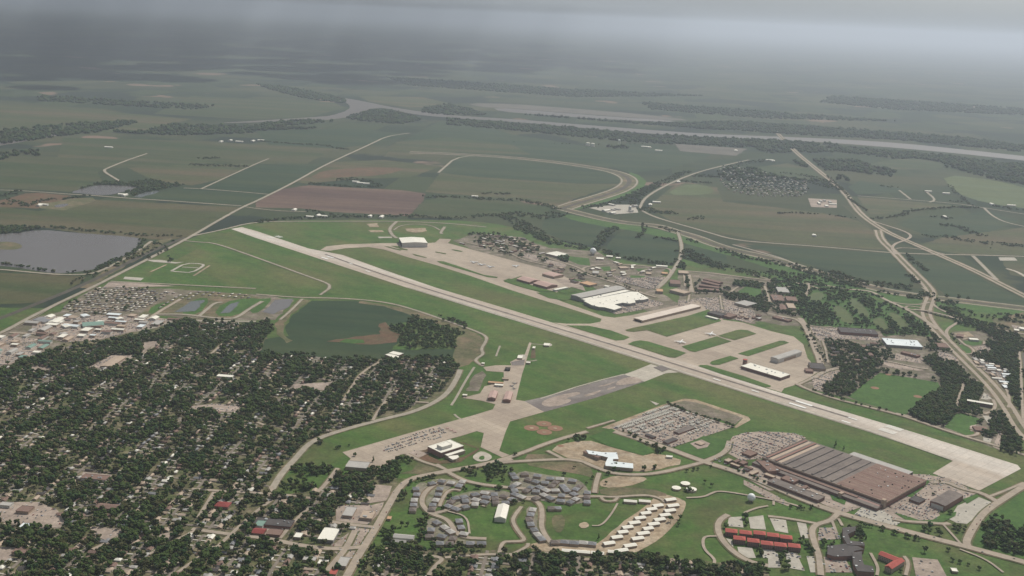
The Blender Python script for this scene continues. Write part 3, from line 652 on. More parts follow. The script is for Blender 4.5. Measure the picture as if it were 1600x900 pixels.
for s in ['C4:240,50 330,20 360,60 280,100', 'C4:390,130 450,100 560,210 480,230', 'C4:740,160 800,150 900,250 820,260', 'C4:480,60 560,70 640,170 600,200', 'C4:640,200 720,180 760,270 690,260']:
    area('fairway', s, M['pale'], Z4, 1, no=2)
area('grass', 'J:700,390 850,300 1030,330 1050,440 900,430', M['lush'], Z3, no=2); area('grass', 'J:950,760 1000,735 1350,800 1540,800 1560,896 1340,896 1200,850', M['lawn'], Z3, no=2)
area('grass', 'B:600,540 750,370 860,370 1080,450 960,540 1000,620 900,650', M['lush'], Z3, no=2); area('grass', 'A:760,330 850,290 960,380 950,415 850,420', M['lush'], Z3, no=2); area('grass', 'A:830,260 1090,260 1100,300 960,325 870,300', M['lush'], Z3, no=2)
area('grass', 'K:300,460 420,450 440,500 350,510', M['lush'], Z3, no=2); area('grass', 'K:680,565 870,570 840,600 680,590', M['lush'], Z3, no=2); area('grass', 'K:740,480 900,480 790,520', M['lush'], Z3, no=2)

LOTS = [('K:440,560 680,600 870,590 1120,580 1010,735 900,735 640,665 540,640', 'lot', 1), ('W:270,355 500,400 620,440 740,405 640,365 740,345 1070,300 1250,350 1250,370 900,450 660,490', 'lot', 1),
        ('J:210,450 480,440 740,500 740,560 940,600 980,700 900,760 720,720 620,640 500,620 350,590 270,510', 'lot', 1), ('J:0,470 200,470 240,500 0,560', 'lot', 1),
        ('I:120,245 480,260 500,330 1000,380 980,420 560,400 400,410 250,430 170,340', 'lot', 1), ('I:1200,580 1500,620 1600,630 1500,700 1180,660', 'lot', 1), ('A:520,390 650,420 780,490 780,570 640,530 540,490', 'lot', 1),
        ('A:960,340 1110,320 1180,360 1190,410 1040,410', 'lot', 1), ('I:960,680 1200,690 1560,790 1500,800 1150,760', 'lot', 1), ('C4:270,560 430,500 460,510 420,560 330,640 290,640', 'lot', 1),
        ('M:20,200 80,120 180,88 300,78 460,82 600,95 690,130 340,300 150,320 40,260', 'lot', 1), ('M:0,360 110,400 330,330 1120,600 1400,720 1480,640 1600,560 1720,640 1820,800 1700,830 1480,820 1330,760 1200,690 1000,760 560,560 380,570 140,440', 'lot', 0),
        ('V:100,390 680,150 1380,380 740,595', 'lot', 1), ('V:680,150 860,112 980,128 1470,290 1390,360', 'built', 0),
        ('E:130,150 430,-60 650,-50 900,-10 1150,130 1020,190 850,260 720,370 600,385 460,330 300,260', 'lot', 1), ('E:1160,165 1320,230 1050,425 950,415 880,380 960,250', 'pale_lot', 1),
        ('M:1090,770 1160,700 1300,720 1480,830 1440,860 1380,855', 'pale_lot', 1), ('M:170,480 400,590 560,680 540,700 380,640 170,520', 'lot', 1),
        ('D:310,390 470,380 495,520 290,500', 'pale_lot', 1), ('D:555,390 740,365 775,545 580,530', 'pale_lot', 1), ('D:820,400 1020,400 1055,590 890,560', 'pale_lot', 1), ('D:1160,450 1275,470 1325,655 1215,650', 'pale_lot', 1),
        ('D:415,760 600,770 650,900 450,900', 'pale_lot', 1), ('D:700,790 880,800 930,900 740,900', 'pale_lot', 1), ('D:1000,820 1150,840 1220,900 1050,900', 'lot', 1), ('C8:0,755 60,760 80,850 0,850', 'pale_lot', 1), ('C8:110,755 180,765 230,870 120,850', 'pale_lot', 1),
        ('C8:240,780 290,780 330,880 265,880', 'pale_lot', 1), ('C8:315,780 480,790 530,880 350,880', 'lot', 1), ('C8:320,600 410,600 455,670 310,680', 'lot', 1), ('C8:900,785 1060,800 1120,910 925,910', 'lot', 1),
        ('D:260,650 350,670 370,780 280,770', 'pale_lot', 0),
        ('C6:620,600 760,590 640,760 580,830 500,760 480,740 440,740', 'lot', 1), ('C6:500,470 540,460 640,460 720,460 800,440 780,500 700,580 500,570', 'lot', 1), ('C6:130,560 240,560 180,660 0,660 0,530', 'lot', 1), ('C6:740,330 850,340 820,430 690,450 730,400', 'lot', 0),
        ('C5:-80,470 0,440 240,440 360,490 400,560 380,600 200,600 0,560', 'lot', 1), ('C5:-60,720 100,720 60,800 -60,820', 'lot', 0), ('C5:560,590 780,610 700,690 580,650', 'lot', 1), ('C5:1000,640 1120,620 1060,680 980,700', 'lot', 0), ('C5:520,250 700,270 680,310 500,290', 'lot', 0),
        ('C1:550,500 700,420 860,420 720,500', 'lot', 1), ('C1:900,340 1000,330 950,400 880,430', 'lot', 0), ('C1:200,490 330,500 310,530 190,530', 'lot', 0), ('C1:1190,740 1350,725 1500,740 1490,780 1200,765', 'lot', 1), ('C1:1280,600 1400,565 1330,600', 'lot', 0), ('C2:230,600 480,590 440,640 240,640', 'lot', 0),
        ('O:800,280 1000,330 950,390 760,330', 'lot', 1), ('O:1050,360 1330,420 1300,470 1040,410', 'lot', 1), ('O:1150,600 1500,640 1560,760 1280,680', 'lot', 0), ('Q:280,400 400,350 560,390 430,450', 'lot', 1),
        ('R7:1020,0 1470,30 1400,75 1050,45', 'sand', 0), ('R7:480,400 640,380 770,380 790,430 640,440', 'pale_lot', 0), ('R8:1440,710 1540,710 1560,730 1450,730', 'pale_lot', 0), ('A:720,170 900,150 980,210 830,220', 'dirt', 0), ('R8:250,340 430,350 430,400 270,395', 'lot', 0),
        ('C7:1130,85 1230,70 1240,90 1170,110', 'pale_lot', 0), ('A:1440,60 1600,90 1600,130 1480,130', 'lot', 0), ('A:1560,420 1640,400 1640,610 1560,590', 'sand', 0), ('C3:860,705 920,725 900,735', 'pale_lot', 0), ('A:920,490 1130,530 1300,600 1400,650 1360,800 1300,760 1100,640', 'lot', 1),
        ('B:1100,110 1200,190 1120,200 1060,190', 'pale_lot', 0), ('B:1080,400 1200,410 1190,490 1150,500', 'pale_lot', 0), ('B:1090,670 1200,690 1160,770 1090,740', 'pale_lot', 0), ('B:1280,620 1330,620 1290,830 1210,790', 'lot', 1), ('B:920,530 1000,510 980,600 930,590', 'lot', 0),
        ('R5:680,865 860,870 1100,890 640,900', 'lot', 0), ('C1:200,200 300,180 440,180 600,170 900,180 1100,200 850,270 600,330 400,340 200,290', 'lot', 1), ('C1:0,300 330,330 240,410 60,480 -60,480 -60,320', 'lot', 1)]
for i, (s, k, _c) in enumerate(LOTS):
    area('parking_lot' if 'lot' in k else 'bare_ground', s, M[k], Z4, 0)
area('verge', 'V:0,390 640,150 860,88 980,98 1530,278 1552,310 1400,395 1380,385 1470,295 980,128 860,112 680,150 100,392 740,600 700,600 90,405', M['dirt'], Z4 - .05, 0, no=None)
area('construction_ground', 'C7:220,100 460,45 600,90 820,150 900,130 1110,190 860,250 740,245 460,215 340,160', M['dirt'], Z3, 1)
area('grass', 'C7:480,30 620,-20 900,120 820,150 600,90', M['lush'], Z4, no=2)
area('construction_ground', 'C7:550,690 700,560 880,430 880,395 940,385 1080,425 1090,460 1050,540 960,640 880,700 740,770 330,760 120,740 110,690 300,700 500,710', M['dirt'], Z3 + .05, 1)
area('construction_ground', 'C7:540,310 640,270 820,280 850,300 720,345 560,350', M['dirt'], Z3 + .05, 1, no=2)
area('construction_ground', 'C7:540,350 860,350 1000,400 860,405 560,400', M['dry'], Z3, 1, no=2)
area('bare_ground', 'C7:410,580 460,560 490,590 440,610', M['dirt'], Z4, 1)
area('construction_ground', 'Q:250,400 560,300 560,420 700,480 1000,430 1170,330 900,240 1010,260 1200,330 960,500 700,520 440,480', M['redsoil'], Z3 + .05, 0)
area('plaza', 'Q:1100,440 1150,390 1230,360 1340,410 1350,450 1310,480 1230,495 1160,490', M['pale_conc'], Z4, 1)
area('grass', 'Q:1180,460 1200,430 1250,420 1260,465 1220,475', M['lush'], Z5, 1)
area('grass', 'E:350,320 440,340 600,395 720,390 800,340 950,310 940,350 820,410 680,412 480,400', M['lush'], Z5, no=2)
area('grass', 'E:460,160 640,10 710,10 620,90 520,170', M['lush'], Z5, no=2); area('grass', 'E:1010,190 1150,140 1170,165 1050,235', M['lush'], Z5, no=2); area('grass', 'M:880,590 1030,640 1010,690 910,650', M['lush'], Z5, no=2)
area('grass', 'V:780,610 1060,480 1300,520 1300,640 1060,720 840,640', M['lush'], Z5, no=2); area('parking_lot', 'V:920,560 1040,520 1130,560 1100,600 1000,620', M['lot'], Z6)
area('storage_yard', 'R5:0,0 1,0 1,1', M['lot'], Z6) if False else None
area('housing_yard', 'C6:950,480 990,340 1040,310 1080,330 1110,290 1280,300 1300,340 1200,340 1140,480 1080,490 1040,440 1020,480', M['estate'], Z3, 1, no=2)
area('housing_yard', 'C6:1170,470 1200,410 1380,360 1600,370 1650,440 1400,445 1250,490', M['estate'], Z3, 1, no=2)
area('housing_yard', 'C7:-20,300 60,240 160,260 300,280 400,290 470,340 500,440 330,455 120,420 0,450', M['estate'], Z3, 1, no=2)
area('housing_yard', 'C7:90,460 160,480 190,600 200,680 130,650 90,560', M['estate'], Z3, 1, no=2)
area('housing_yard', 'C6:1060,560 1110,530 1230,600 1280,680 1440,670 1440,710 1080,710', M['estate'], Z3, 1, no=2)
area('housing_yard', 'C7:250,670 510,680 510,705 250,700', M['estate'], Z3, 1, no=2)
# ------------------------------------------------------------------ words for labels
ORD = ['', '', 'second ', 'third ', 'fourth ', 'fifth ', 'sixth ', 'seventh ', 'eighth ', 'ninth ', 'tenth ', 'eleventh ', 'twelfth ', 'thirteenth ', 'fourteenth ', 'fifteenth ', 'sixteenth ', 'seventeenth ', 'eighteenth ', 'nineteenth ']
TENS = {2: 'twent', 3: 'thirt', 4: 'fort', 5: 'fift', 6: 'sixt', 7: 'sevent', 8: 'eight', 9: 'ninet'}
def nth(k):
    if k < 20: return ORD[k]
    if k % 10 == 0: return TENS[k // 10] + 'ieth '
    return TENS[k // 10] + 'y-' + (ORD[k % 10].strip() or 'first') + ' '
LAND = []      # (phrase, x, y)
def landmark(phrase, px, py):
    LAND.append((phrase, *G(px, py)))
def name_by_landmark(items, noun, plural, adj=None, rest=None):
    """items: [(object, x, y, adjective)]: each is labelled by how near it stands to the closest landmark."""
    by = {}
    for o, x, y, a in items:
        k = min(range(len(LAND)), key=lambda i: (LAND[i][1] - x) ** 2 + (LAND[i][2] - y) ** 2)
        by.setdefault((k, a), []).append((math.hypot(LAND[k][1] - x, LAND[k][2] - y), o))
    for (k, a), v in by.items():
        v.sort(key=lambda t: t[0])
        for i, (_d, o) in enumerate(v):
            o['label'] = f"{a} {noun}, {nth(i + 1)}closest to {LAND[k][0]}".replace('  ', ' ')
            o['group'] = f"{plural} around {LAND[k][0]}"

# ------------------------------------------------------------------ buildings
def snap(a):
    best = None
    for b in (A_RW, A_RW + math.pi / 2, A_EW, A_EW + math.pi / 2):
        d = (a - b + math.pi / 2) % math.pi - math.pi / 2
        if abs(d) < R_(18) and (best is None or abs(d) < abs(best)): best = d
    return a - best if best is not None else a
def rect(s, h, ang=None):
    p = [G(x, y, h) for x, y in S(s)]
    cx_ = sum(q[0] for q in p) / 4; cy_ = sum(q[1] for q in p) / 4
    e = [(p[(i + 1) % 4][0] - p[i][0], p[(i + 1) % 4][1] - p[i][1]) for i in range(4)]
    l = [math.hypot(*v) for v in e]
    i = 0 if l[0] + l[2] > l[1] + l[3] else 1
    a = math.atan2(e[i][1] - e[i + 2][1], e[i][0] - e[i + 2][0]) if ang is None else ang
    if ang is None: a = snap(a)
    return cx_, cy_, a, (l[i] + l[i + 2]) / 2, (l[1 - i] + l[(3 - i) % 4]) / 2
def box(x0, y0, z0, x1, y1, z1, base=0):
    V = [(x0, y0, z0), (x1, y0, z0), (x1, y1, z0), (x0, y1, z0), (x0, y0, z1), (x1, y0, z1), (x1, y1, z1), (x0, y1, z1)]
    F = [(0, 3, 2, 1), (4, 5, 6, 7), (0, 1, 5, 4), (1, 2, 6, 5), (2, 3, 7, 6), (3, 0, 4, 7)]
    return V, [tuple(i + base for i in f) for f in F]
def boxes(bs):
    V = []; F = []
    for b in bs:
        v, f = box(*b, base=len(V)); V += v; F += f
    return V, F
def part(name, VF, material, parent, label=None):
    o = link(name, mesh(name, VF[0], VF[1], material), parent)
    if label: o['label'] = label
    return o
def marker(cx_, cy_, a, L, W, pad=3, v=3):
    c, s = math.cos(a), math.sin(a)
    mark([(cx_ + c * x - s * y, cy_ + s * x + c * y) for x, y in ((-L / 2 - pad, -W / 2 - pad), (L / 2 + pad, -W / 2 - pad), (L / 2 + pad, W / 2 + pad), (-L / 2 - pad, W / 2 + pad))], v)
def roof_shape(kind, L, W, h, rise, o=.5):
    x, y = L / 2 + o, W / 2 + o
    if kind == 'gable':
        V = [(-x, -y, h), (x, -y, h), (x, y, h), (-x, y, h), (-x, 0, h + rise), (x, 0, h + rise)]
        F = [(0, 1, 5, 4), (2, 3, 4, 5), (0, 4, 3), (1, 2, 5), (0, 3, 2, 1)]
    elif kind == 'hip':
        k = min(y, x * .8)
        V = [(-x, -y, h), (x, -y, h), (x, y, h), (-x, y, h), (-x + k, 0, h + rise), (x - k, 0, h + rise)]
        F = [(0, 1, 5, 4), (2, 3, 4, 5), (0, 4, 3), (1, 2, 5), (0, 3, 2, 1)]
    elif kind == 'arch':
        n = 10; V = []; F = []
        for i in range(n + 1):
            t = math.pi * i / n
            for xx in (-x, x): V.append((xx, -y * math.cos(t), h + rise * math.sin(t)))
        for i in range(n): F.append((2 * i, 2 * i + 1, 2 * i + 3, 2 * i + 2))
        F += [tuple(2 * i for i in range(n + 1))[::-1], tuple(2 * i + 1 for i in range(n + 1)), (0, 2 * n, 2 * n + 1, 1)]
    else:
        V, F = boxes([(-x, -y, h, x, y, h + .5), (-x, -y, h + .502, x, -y + .5, h + 1.1), (-x, y - .5, h + .502, x, y, h + 1.1),
                      (-x, -y + .502, h + .504, -x + .5, y - .502, h + 1.1), (x - .5, -y + .502, h + .504, x, y - .502, h + 1.1)])
    return V, F
def building(name, label, cat, s, h, kind='flat', roof='roof_grey', wall='wall_tan', rise=None, ang=None, win=0, vents=0, door=None, group=None, at=None, land=None):
    cx_, cy_, a, L, W = at if at else rect(s, h, ang)
    base = (cx_, cy_)
    r = link(name, None, None, (base[0], base[1], 0), a, label=label, category=cat, group=group)
    rise = rise if rise is not None else W * .22
    hw = h if kind == 'flat' else h
    V, F = box(-L / 2, -W / 2, 0, L / 2, W / 2, hw)
    part('wall', (V, F), M[{'wall_brick': 'wall_windows', 'wall_tan': 'wall_windows_tan'}.get(wall, wall) if win else wall], r)
    part('roof', roof_shape(kind, L, W, hw + .02, rise), M[roof], r)
    rr = random.Random(int(L * 100 + W))
    for k in range(vents):
        x = rr.uniform(-.42, .42) * L; y = rr.uniform(-.4, .4) * W; q = rr.uniform(1, 2.6)
        part('roof_vent', boxes([(x - q, y - q, h + .5, x + q, y + q, h + 1.5 + rr.random() * 1.6)]), M['metal'], r)
    if door:
        side, fx, fw, fh, dm = door
        if side in 'ns':
            y = (W / 2 + .05) * (1 if side == 'n' else -1); bs = [(L * fx - L * fw / 2, y - .15, 0, L * fx + L * fw / 2, y + .15, h * fh)]
        else:
            x = (L / 2 + .05) * (1 if side == 'e' else -1); bs = [(x - .15, W * fx - W * fw / 2, 0, x + .15, W * fx + W * fw / 2, h * fh)]
        part('hangar_door', boxes(bs), M[dm], r)
    marker(cx_, cy_, a, L, W)
    if land: LAND.append((land, cx_, cy_))
    return r
def poly_building(name, label, cat, s, h, roof, wall, vents=0, land=None):
    p = [G(x, y, h) for x, y in S(s)]
    ar = sum(p[i][0] * p[(i + 1) % len(p)][1] - p[(i + 1) % len(p)][0] * p[i][1] for i in range(len(p)))
    if ar < 0: p = p[::-1]
    mark(p, 3)
    cx_ = sum(q[0] for q in p) / len(p); cy_ = sum(q[1] for q in p) / len(p)
    r = link(name, None, None, (cx_, cy_, 0), label=label, category=cat)
    q = [(x - cx_, y - cy_) for x, y in p]; n = len(q)
    V = [(x, y, 0) for x, y in q] + [(x, y, h) for x, y in q]
    part('wall', (V, [(i, (i + 1) % n, n + (i + 1) % n, n + i) for i in range(n)]), M[wall], r)
    tri = tessellate_polygon([[Vector((x, y, 0)) for x, y in q]])
    V = [(x * 1.01, y * 1.01, h) for x, y in q] + [(x * 1.01, y * 1.01, h + .8) for x, y in q]; F = []
    for t in tri:
        a, b, c = (q[i] for i in t)
        if (b[0] - a[0]) * (c[1] - a[1]) - (b[1] - a[1]) * (c[0] - a[0]) < 0: t = t[::-1]
        F += [tuple(n + i for i in t), tuple(t[::-1])]
    F += [(i, (i + 1) % n, n + (i + 1) % n, n + i) for i in range(n)]
    part('roof', (V, F), M[roof], r)
    rr = random.Random(n)
    k = 0
    for _ in range(400):
        if k >= vents: break
        x = rr.uniform(min(v[0] for v in q), max(v[0] for v in q)); y = rr.uniform(min(v[1] for v in q), max(v[1] for v in q))
        if inside(q, np.array([x]), np.array([y]))[0]:
            w_ = rr.uniform(1., 2.2); part('roof_vent', boxes([(x - w_, y - w_, h + .82, x + w_, y + w_, h + 2.3)]), M['metal'], r); k += 1
    if land: LAND.append((land, cx_, cy_))
    return r

# --- the aircraft plant: one vast roof, grey bays with raised monitors and a brown half
def plant():
    h = 12.
    cx_, cy_, a, L, W = rect('1193,716 1260,685.5 1443,752 1386,786.5', h, A_RW)
    r = link('aircraft_plant', None, None, (cx_, cy_, 0), a, label='vast low assembly plant with half grey ribbed and half brown roof beside the near runway', category='factory')
    part('wall', box(-L / 2, -W / 2, 0, L / 2, W / 2, h), M['wall_brick'], r)
    sp = L * .11
    part('roof', box(-L / 2 - .5, -W / 2 - .5, h + .02, sp, W / 2 + .5, h + 1), M['roof_sawtooth'], r, 'grey brown roof of the ribbed bays')
    part('roof', box(sp + .01, -W / 2 - .5, h + .02, L / 2 + .5, W / 2 + .5, h + 1.4), M['roof_brown'], r, 'flat brown roof half')
    part('roof_trim', boxes([(-L / 2 - 1, -W / 2 - 1, h - 1, L / 2 + 1, -W / 2 - .55, h + 2.4), (L / 2 + .55, -W / 2 - .5, h - 1, L / 2 + 1, W / 2 + .5, h + 2.4), (-L / 2 - 1, -W / 2 - .5, h - 1, -L / 2 - .55, W / 2 + .5, h + 2.4)]), M['wall_tan'], r)
    n = 8
    for k in range(n):
        x = -L / 2 + 8 + k * (sp + L / 2 - 12) / (n - .6)
        g = link('roof_monitor', mesh('roof_monitor', *boxes([(x - 2.4, -W / 2 + 6, h + 1.02, x + 2.4, W / 2 - 6, h + 3.)]), M['wall_grey']), r)
        link('monitor_cap', mesh('monitor_cap', *boxes([(x - 3., -W / 2 + 5.5, h + 3.01, x + 3., W / 2 - 5.5, h + 3.4)]), M['wall_brick'] if k < 2 else M['roof_sawtooth']), g)
        if k == 1 or k == 0:
            link('roof_bay', mesh('roof_bay', *boxes([(x + 5, -W / 2 + 8, h + 1.02, x + 14, W / 2 - 8, h + 1.3)]), M['roof_tan']), r)
    for k in range(11):
        y = -W / 2 + W * (k + .6) / 11.5
        part('roof_seam', boxes([(sp + 3, y - .5, h + 1.42, L / 2 - 2, y + .5, h + 1.7)]), M['wall_brick'] if k % 3 == 0 else M['roof_tan'], r)
    rr = random.Random(3)
    for k in range(26):
        x = rr.uniform(sp + 5, L / 2 - 6); y = -W / 2 + W * (rr.randrange(11) + .1) / 11.5; q = rr.uniform(.8, 1.6)
        part('roof_vent', boxes([(x - q, y - q, h + 1.42, x + q, y + q, h + 3)]), M['dark'] if k % 3 else M['plane'], r)
    # lower wing along the camera side, with its stepped roof and end tower, and the shed on the runway side
    W2 = 34
    part('wing_wall', box(-L / 2 - 6, -W / 2 - W2, 0, L / 2 - 3, -W / 2 - 1.1, 7), M['wall_windows'], r)
    part('wing_roof', boxes([(-L / 2 - 6.4, -W / 2 - W2 - .4, 7.02, L / 2 - 2.6, -W / 2 - 20, 7.8), (-L / 2 - 6.4, -W / 2 - 9.5, 7.02, L / 2 - 2.6, -W / 2 - 1.12, 7.8)]), M['roof_sawtooth'], r)
    part('wing_roof', box(-L / 2 - 6, -W / 2 - 20, 7.02, L / 2 - 60, -W / 2 - 9.6, 9.5), M['roof_brown'], r)
    for x in (L / 2 - 4, L / 2 - 92): part('stair_tower', box(x - 4, -W / 2 - 8 if x > L / 2 - 10 else -W / 2 - W2 - 1, 0, x + 4, -W / 2 + 2 if x > L / 2 - 10 else -W / 2 - 22, 20 if x > L / 2 - 10 else 12), M['wall_tan'], r)
    part('runway_side_shed', box(-L * .12, W / 2 + .6, 0, L * .36, W / 2 + 24, 12), M['roof_dark'], r)
    part('shed_roof', box(-L * .12 - .4, W / 2 + .55, 12.02, L * .36 + .4, W / 2 + 24.4, 12.7), M['roof_grey'], r)
    marker(cx_, cy_, a, L, W, 4)
    c, s = math.cos(a), math.sin(a); yy = -W / 2 - W2 / 2
    marker(cx_ - s * yy, cy_ + c * yy, a, L + 6, W2 + 6, 2); yy = W / 2 + 12
    marker(cx_ - s * yy + c * L * .12, cy_ + c * yy + s * L * .12, a, L * .48, 26, 2)
    LAND.append(('the ribbed roof of the vast plant', cx_, cy_))
plant()
building('office_block', 'long tan roofed office block with brick walls in front of the vast plant', 'office block', 'M:375,490 430,462 835,620 790,655', 8, roof='roof_sawtooth', wall='wall_brick', win=2, vents=8, land='the long tan roofed office block')
building('hangar', 'grey roofed hangar with one wide white door at the plant car park', 'hangar', 'E:700,205 880,90 1015,150 840,245', 13, 'gable', 'roof_sawtooth', 'wall_brick', 2, door=('w', 0, .8, .75, 'wall_white'), land='the grey roofed hangar with the wide white door')
building('shed', 'small dark roofed shed between the plant and the wide door hangar', 'shed', 'E:495,185 560,150 650,190 590,222', 5, roof='roof_dark', wall='wall_brick')
building('hall', 'small brown flat roofed hall in the round car park behind the plant', 'hall', 'M:160,262 200,235 285,245 240,280', 6, roof='roof_brown', wall='wall_brick')
building('boiler_house', 'brick boiler house with stepped roof at the west corner of the plant', 'boiler house', 'M:300,330 360,310 460,395 390,420', 9, roof='roof_brown', wall='wall_brick', vents=5)
building('brick_workshop', 'low brown roofed workshop in the plant yard beside white trailers', 'workshop', 'M:480,460 540,440 640,480 570,505', 7, roof='roof_brown', wall='wall_brick', vents=2)
# --- great white depot
building('hangar', 'pale grey hangar joined to the back of the great white depot', 'hangar', 'W:110,240 690,130 770,165 200,285', 15, 'gable', 'roof_grey', 'wall_grey', 3, vents=0, land='the great white depot')
building('depot_annex', 'white flat annex strip between the grey hangar and the great white depot', 'depot', 'W:205,290 765,172 835,205 262,312', 10, roof='roof_white', wall='wall_grey', vents=4)
poly_building('depot', 'great stepped white roofed depot above its car park beside the taxiway', 'depot', 'W:258,322 838,208 930,212 1068,292 1000,308 890,315 905,342 830,356 742,345 642,366 735,403 640,434 520,402 450,398 360,375', 11, 'roof_white', 'wall_grey', 16)
building('hangar', 'very long tan curved roof hangar along the green ramp island', 'hangar', 'W:905,535 1600,357 1690,380 1008,578', 9, 'gable', 'roof_light', 'wall_tan', 2, vents=0, door=('w', 0, .7, .7, 'dark'), land='the very long tan curved hangar')
building('hangar', 'pale grey curved hangar standing alone on the brown ramp', 'hangar', 'Z:1080,310 1290,250 1350,266 1150,328', 13, 'arch', 'roof_grey', 'wall_white', 3, door=('s', 0, .5, .7, 'wall_tan'), land='the pale curved hangar on the ramp')
building('terminal', 'long pinkish white operations terminal on the brown ramp near the runway', 'terminal', 'Z:850,382 925,355 1240,455 1170,485', 9, roof='roof_white', wall='wall_brick', win=1, vents=8, land='the pinkish white operations terminal')
building('hangar', 'wide cream roofed hangar with dark open front at the far end ramp', 'hangar', 'N:185,175 500,168 540,235 230,237', 20, 'gable', 'roof_white', 'wall_white', 4, ang=None, door=('s', 0, .9, .8, 'dark'), land='the wide cream hangar with dark front')
for q, lb in (('O:730,610 790,575 965,615 890,655', 'nearer the wide far hangar'), ('O:940,665 1010,627 1175,675 1100,715', 'nearer the great white depot')):
    building('hangar', 'dusty pink roofed hangar of the pair, ' + lb, 'hangar', q, 9, 'gable', 'roof_pink', 'wall_brick', 6, group='pair of pink roofed hangars by the taxiway')
building('hangar', 'dusty pink curved hangar behind the pink pair at the ramp edge', 'hangar', 'O:1050,545 1110,515 1240,548 1210,590', 9, 'arch', 'roof_pink', 'wall_tan', 3, land='the dusty pink curved hangar')
building('warehouse', 'bright white angular warehouse roof in the old base quarter', 'warehouse', 'O:1070,285 1200,262 1340,298 1190,325', 8, roof='roof_white', wall='wall_tan', land='the bright white angular warehouse')
building('canopy', 'slim pale canopy strip beside the pink hangars', 'canopy', 'O:1175,740 1300,700 1320,712 1195,752', 6, roof='roof_white', wall='wall_white')
building('storehouse', 'orange tan roofed storehouse behind the great white depot', 'storehouse', 'W:215,85 330,80 420,112 300,130', 7, roof='roof_orange', wall='wall_tan')
building('block', 'small white block at the north corner of the great white depot', 'block', 'W:510,140 530,132 585,130 560,145', 6, roof='roof_white', wall='wall_white')
building('gate_office', 'salmon roofed gate office with pale walls beyond the depot car park', 'office', 'W:1160,195 1180,172 1255,175 1230,210', 9, roof='roof_orange', wall='wall_tan', win=2, land='the salmon roofed gate office')
building('building', 'broad tan roofed building with row of dark bays behind the long hangar', 'building', 'K:1180,745 1220,735 1405,752 1400,800', 10, roof='roof_tan', wall='wall_tan', win=2)
building('office_block', 'brown square block below the small pale hut', 'office block', 'K:1180,625 1290,615 1300,670 1190,672', 10, roof='roof_brown', wall='wall_tan', win=2)
building('hut', 'small wide pale hut at the edge of the dark bean field', 'hut', 'K:1280,502 1405,507 1400,538 1285,535', 7, roof='roof_tan', wall='wall_tan')
building('long_store', 'long thin white store against the tree line of the bean field', 'store', 'K:1005,430 1145,445 1140,458 1005,442', 6, roof='roof_white', wall='wall_white')
for s, lb, rf in (('K:540,450 625,450 660,472 545,475', 'tan tiered hall inside the ring road', 'roof_tan'), ('K:690,450 718,448 722,472 695,472', 'small square white tank house inside the ring road', 'roof_white'),
                  ('K:560,515 615,515 615,528 560,530', 'small bright white shed inside the ring road', 'roof_white'), ('K:270,342 348,338 340,358 250,358', 'low white shed below the far white radome', 'roof_white'),
                  ('K:385,313 465,318 455,332 378,325', 'flat white shed on the ridge behind the far radome', 'roof_white'), ('K:480,388 540,400 530,408 470,396', 'narrow white shed at the start of the ring road', 'roof_white'),
                  ('K:500,332 560,338 555,350 500,345', 'tiny white shed beside the field edge trees', 'roof_white'), ('K:210,505 300,510 270,540 205,535', 'grey roofed shed at the ring road bend', 'roof_grey'), ('K:1075,520 1150,525 1140,545 1070,540', 'orange roofed shed by the curving gate road', 'roof_orange'),
                  ('K:880,525 940,522 935,545 880,545', 'tan shed in the middle of the ring road', 'roof_tan')):
    building('shed', lb, 'shed', s, 5, roof=rf, wall='wall_tan')
building('building', 'dark brown long building block at the ramp corner', 'office block', 'J:350,620 440,612 625,652 520,665', 9, roof='roof_dark', wall='wall_brick', win=1)
building('building', 'pale tan wing beside the dark brown building', 'office block', 'J:530,655 640,635 730,660 640,690', 8, roof='roof_brown', wall='wall_brick', land='the dark brown building')
building('covered_walk', 'thin white canopy roof along the ramp corner', 'canopy', 'J:330,675 350,668 505,698 495,710', 5, roof='roof_white', wall='wall_white')
for i, s in enumerate(('J:305,215 330,200 560,240 540,255', 'J:280,245 300,232 545,270 525,285', 'J:255,285 280,270 520,305 505,320', 'J:225,325 255,308 510,340 495,360')):
    building('barracks', 'long brick red barracks, %s of the four parallel rows' % ('farthest', 'second farthest', 'second nearest', 'nearest')[i], 'barracks', s, 8, 'gable', 'roof_brown', 'wall_brick', 2, win=2, group='parallel barracks rows beyond the ramp')
building('building', 'beige flat building in front of the green parade field', 'building', 'J:750,500 820,475 930,500 870,565', 8, roof='roof_grey', wall='wall_tan', win=1, land='the beige building')
building('hall', 'grey hall roof beside the parade field road', 'hall', 'J:1230,312 1370,312 1370,375 1240,370', 9, roof='roof_grey', wall='wall_tan')
building('building', 'brown broad building roof beside the parade field road', 'building', 'J:1150,400 1300,412 1320,478 1190,478', 8, roof='roof_brown', wall='wall_tan', vents=5, win=1)
building('building', 'brown stepped building roof nearest the golf course', 'building', 'J:1335,412 1480,442 1465,490 1370,470', 8, roof='roof_brown', wall='wall_tan')
building('building', 'tan building roof with white edge above a single big tree', 'building', 'J:1340,512 1440,512 1462,572 1385,572', 8, roof='roof_tan', wall='wall_tan')
building('hall', 'low brown hall left of the tan school', 'hall', 'J:1230,525 1310,530 1370,590 1310,600', 7, 'gable', 'roof_brown', 'wall_tan', 3)
building('workshop', 'long brown workshop row beside the ramp grass', 'workshop', 'J:1190,680 1215,668 1400,715 1385,740', 6, roof='roof_brown', wall='wall_brick', vents=4)
building('store', 'huge dark brown roofed store below the golf course', 'store', 'I:490,262 905,268 965,325 525,330', 9, roof='roof_dark', wall='wall_brick', vents=9, land='the huge dark brown roofed store')
building('store', 'huge cool white roofed store beside the dark brown one', 'store', 'C4:720,320 930,322 962,372 742,352', 8, roof='roof_cool', wall='wall_grey', vents=12, land='the huge cool white roofed store')
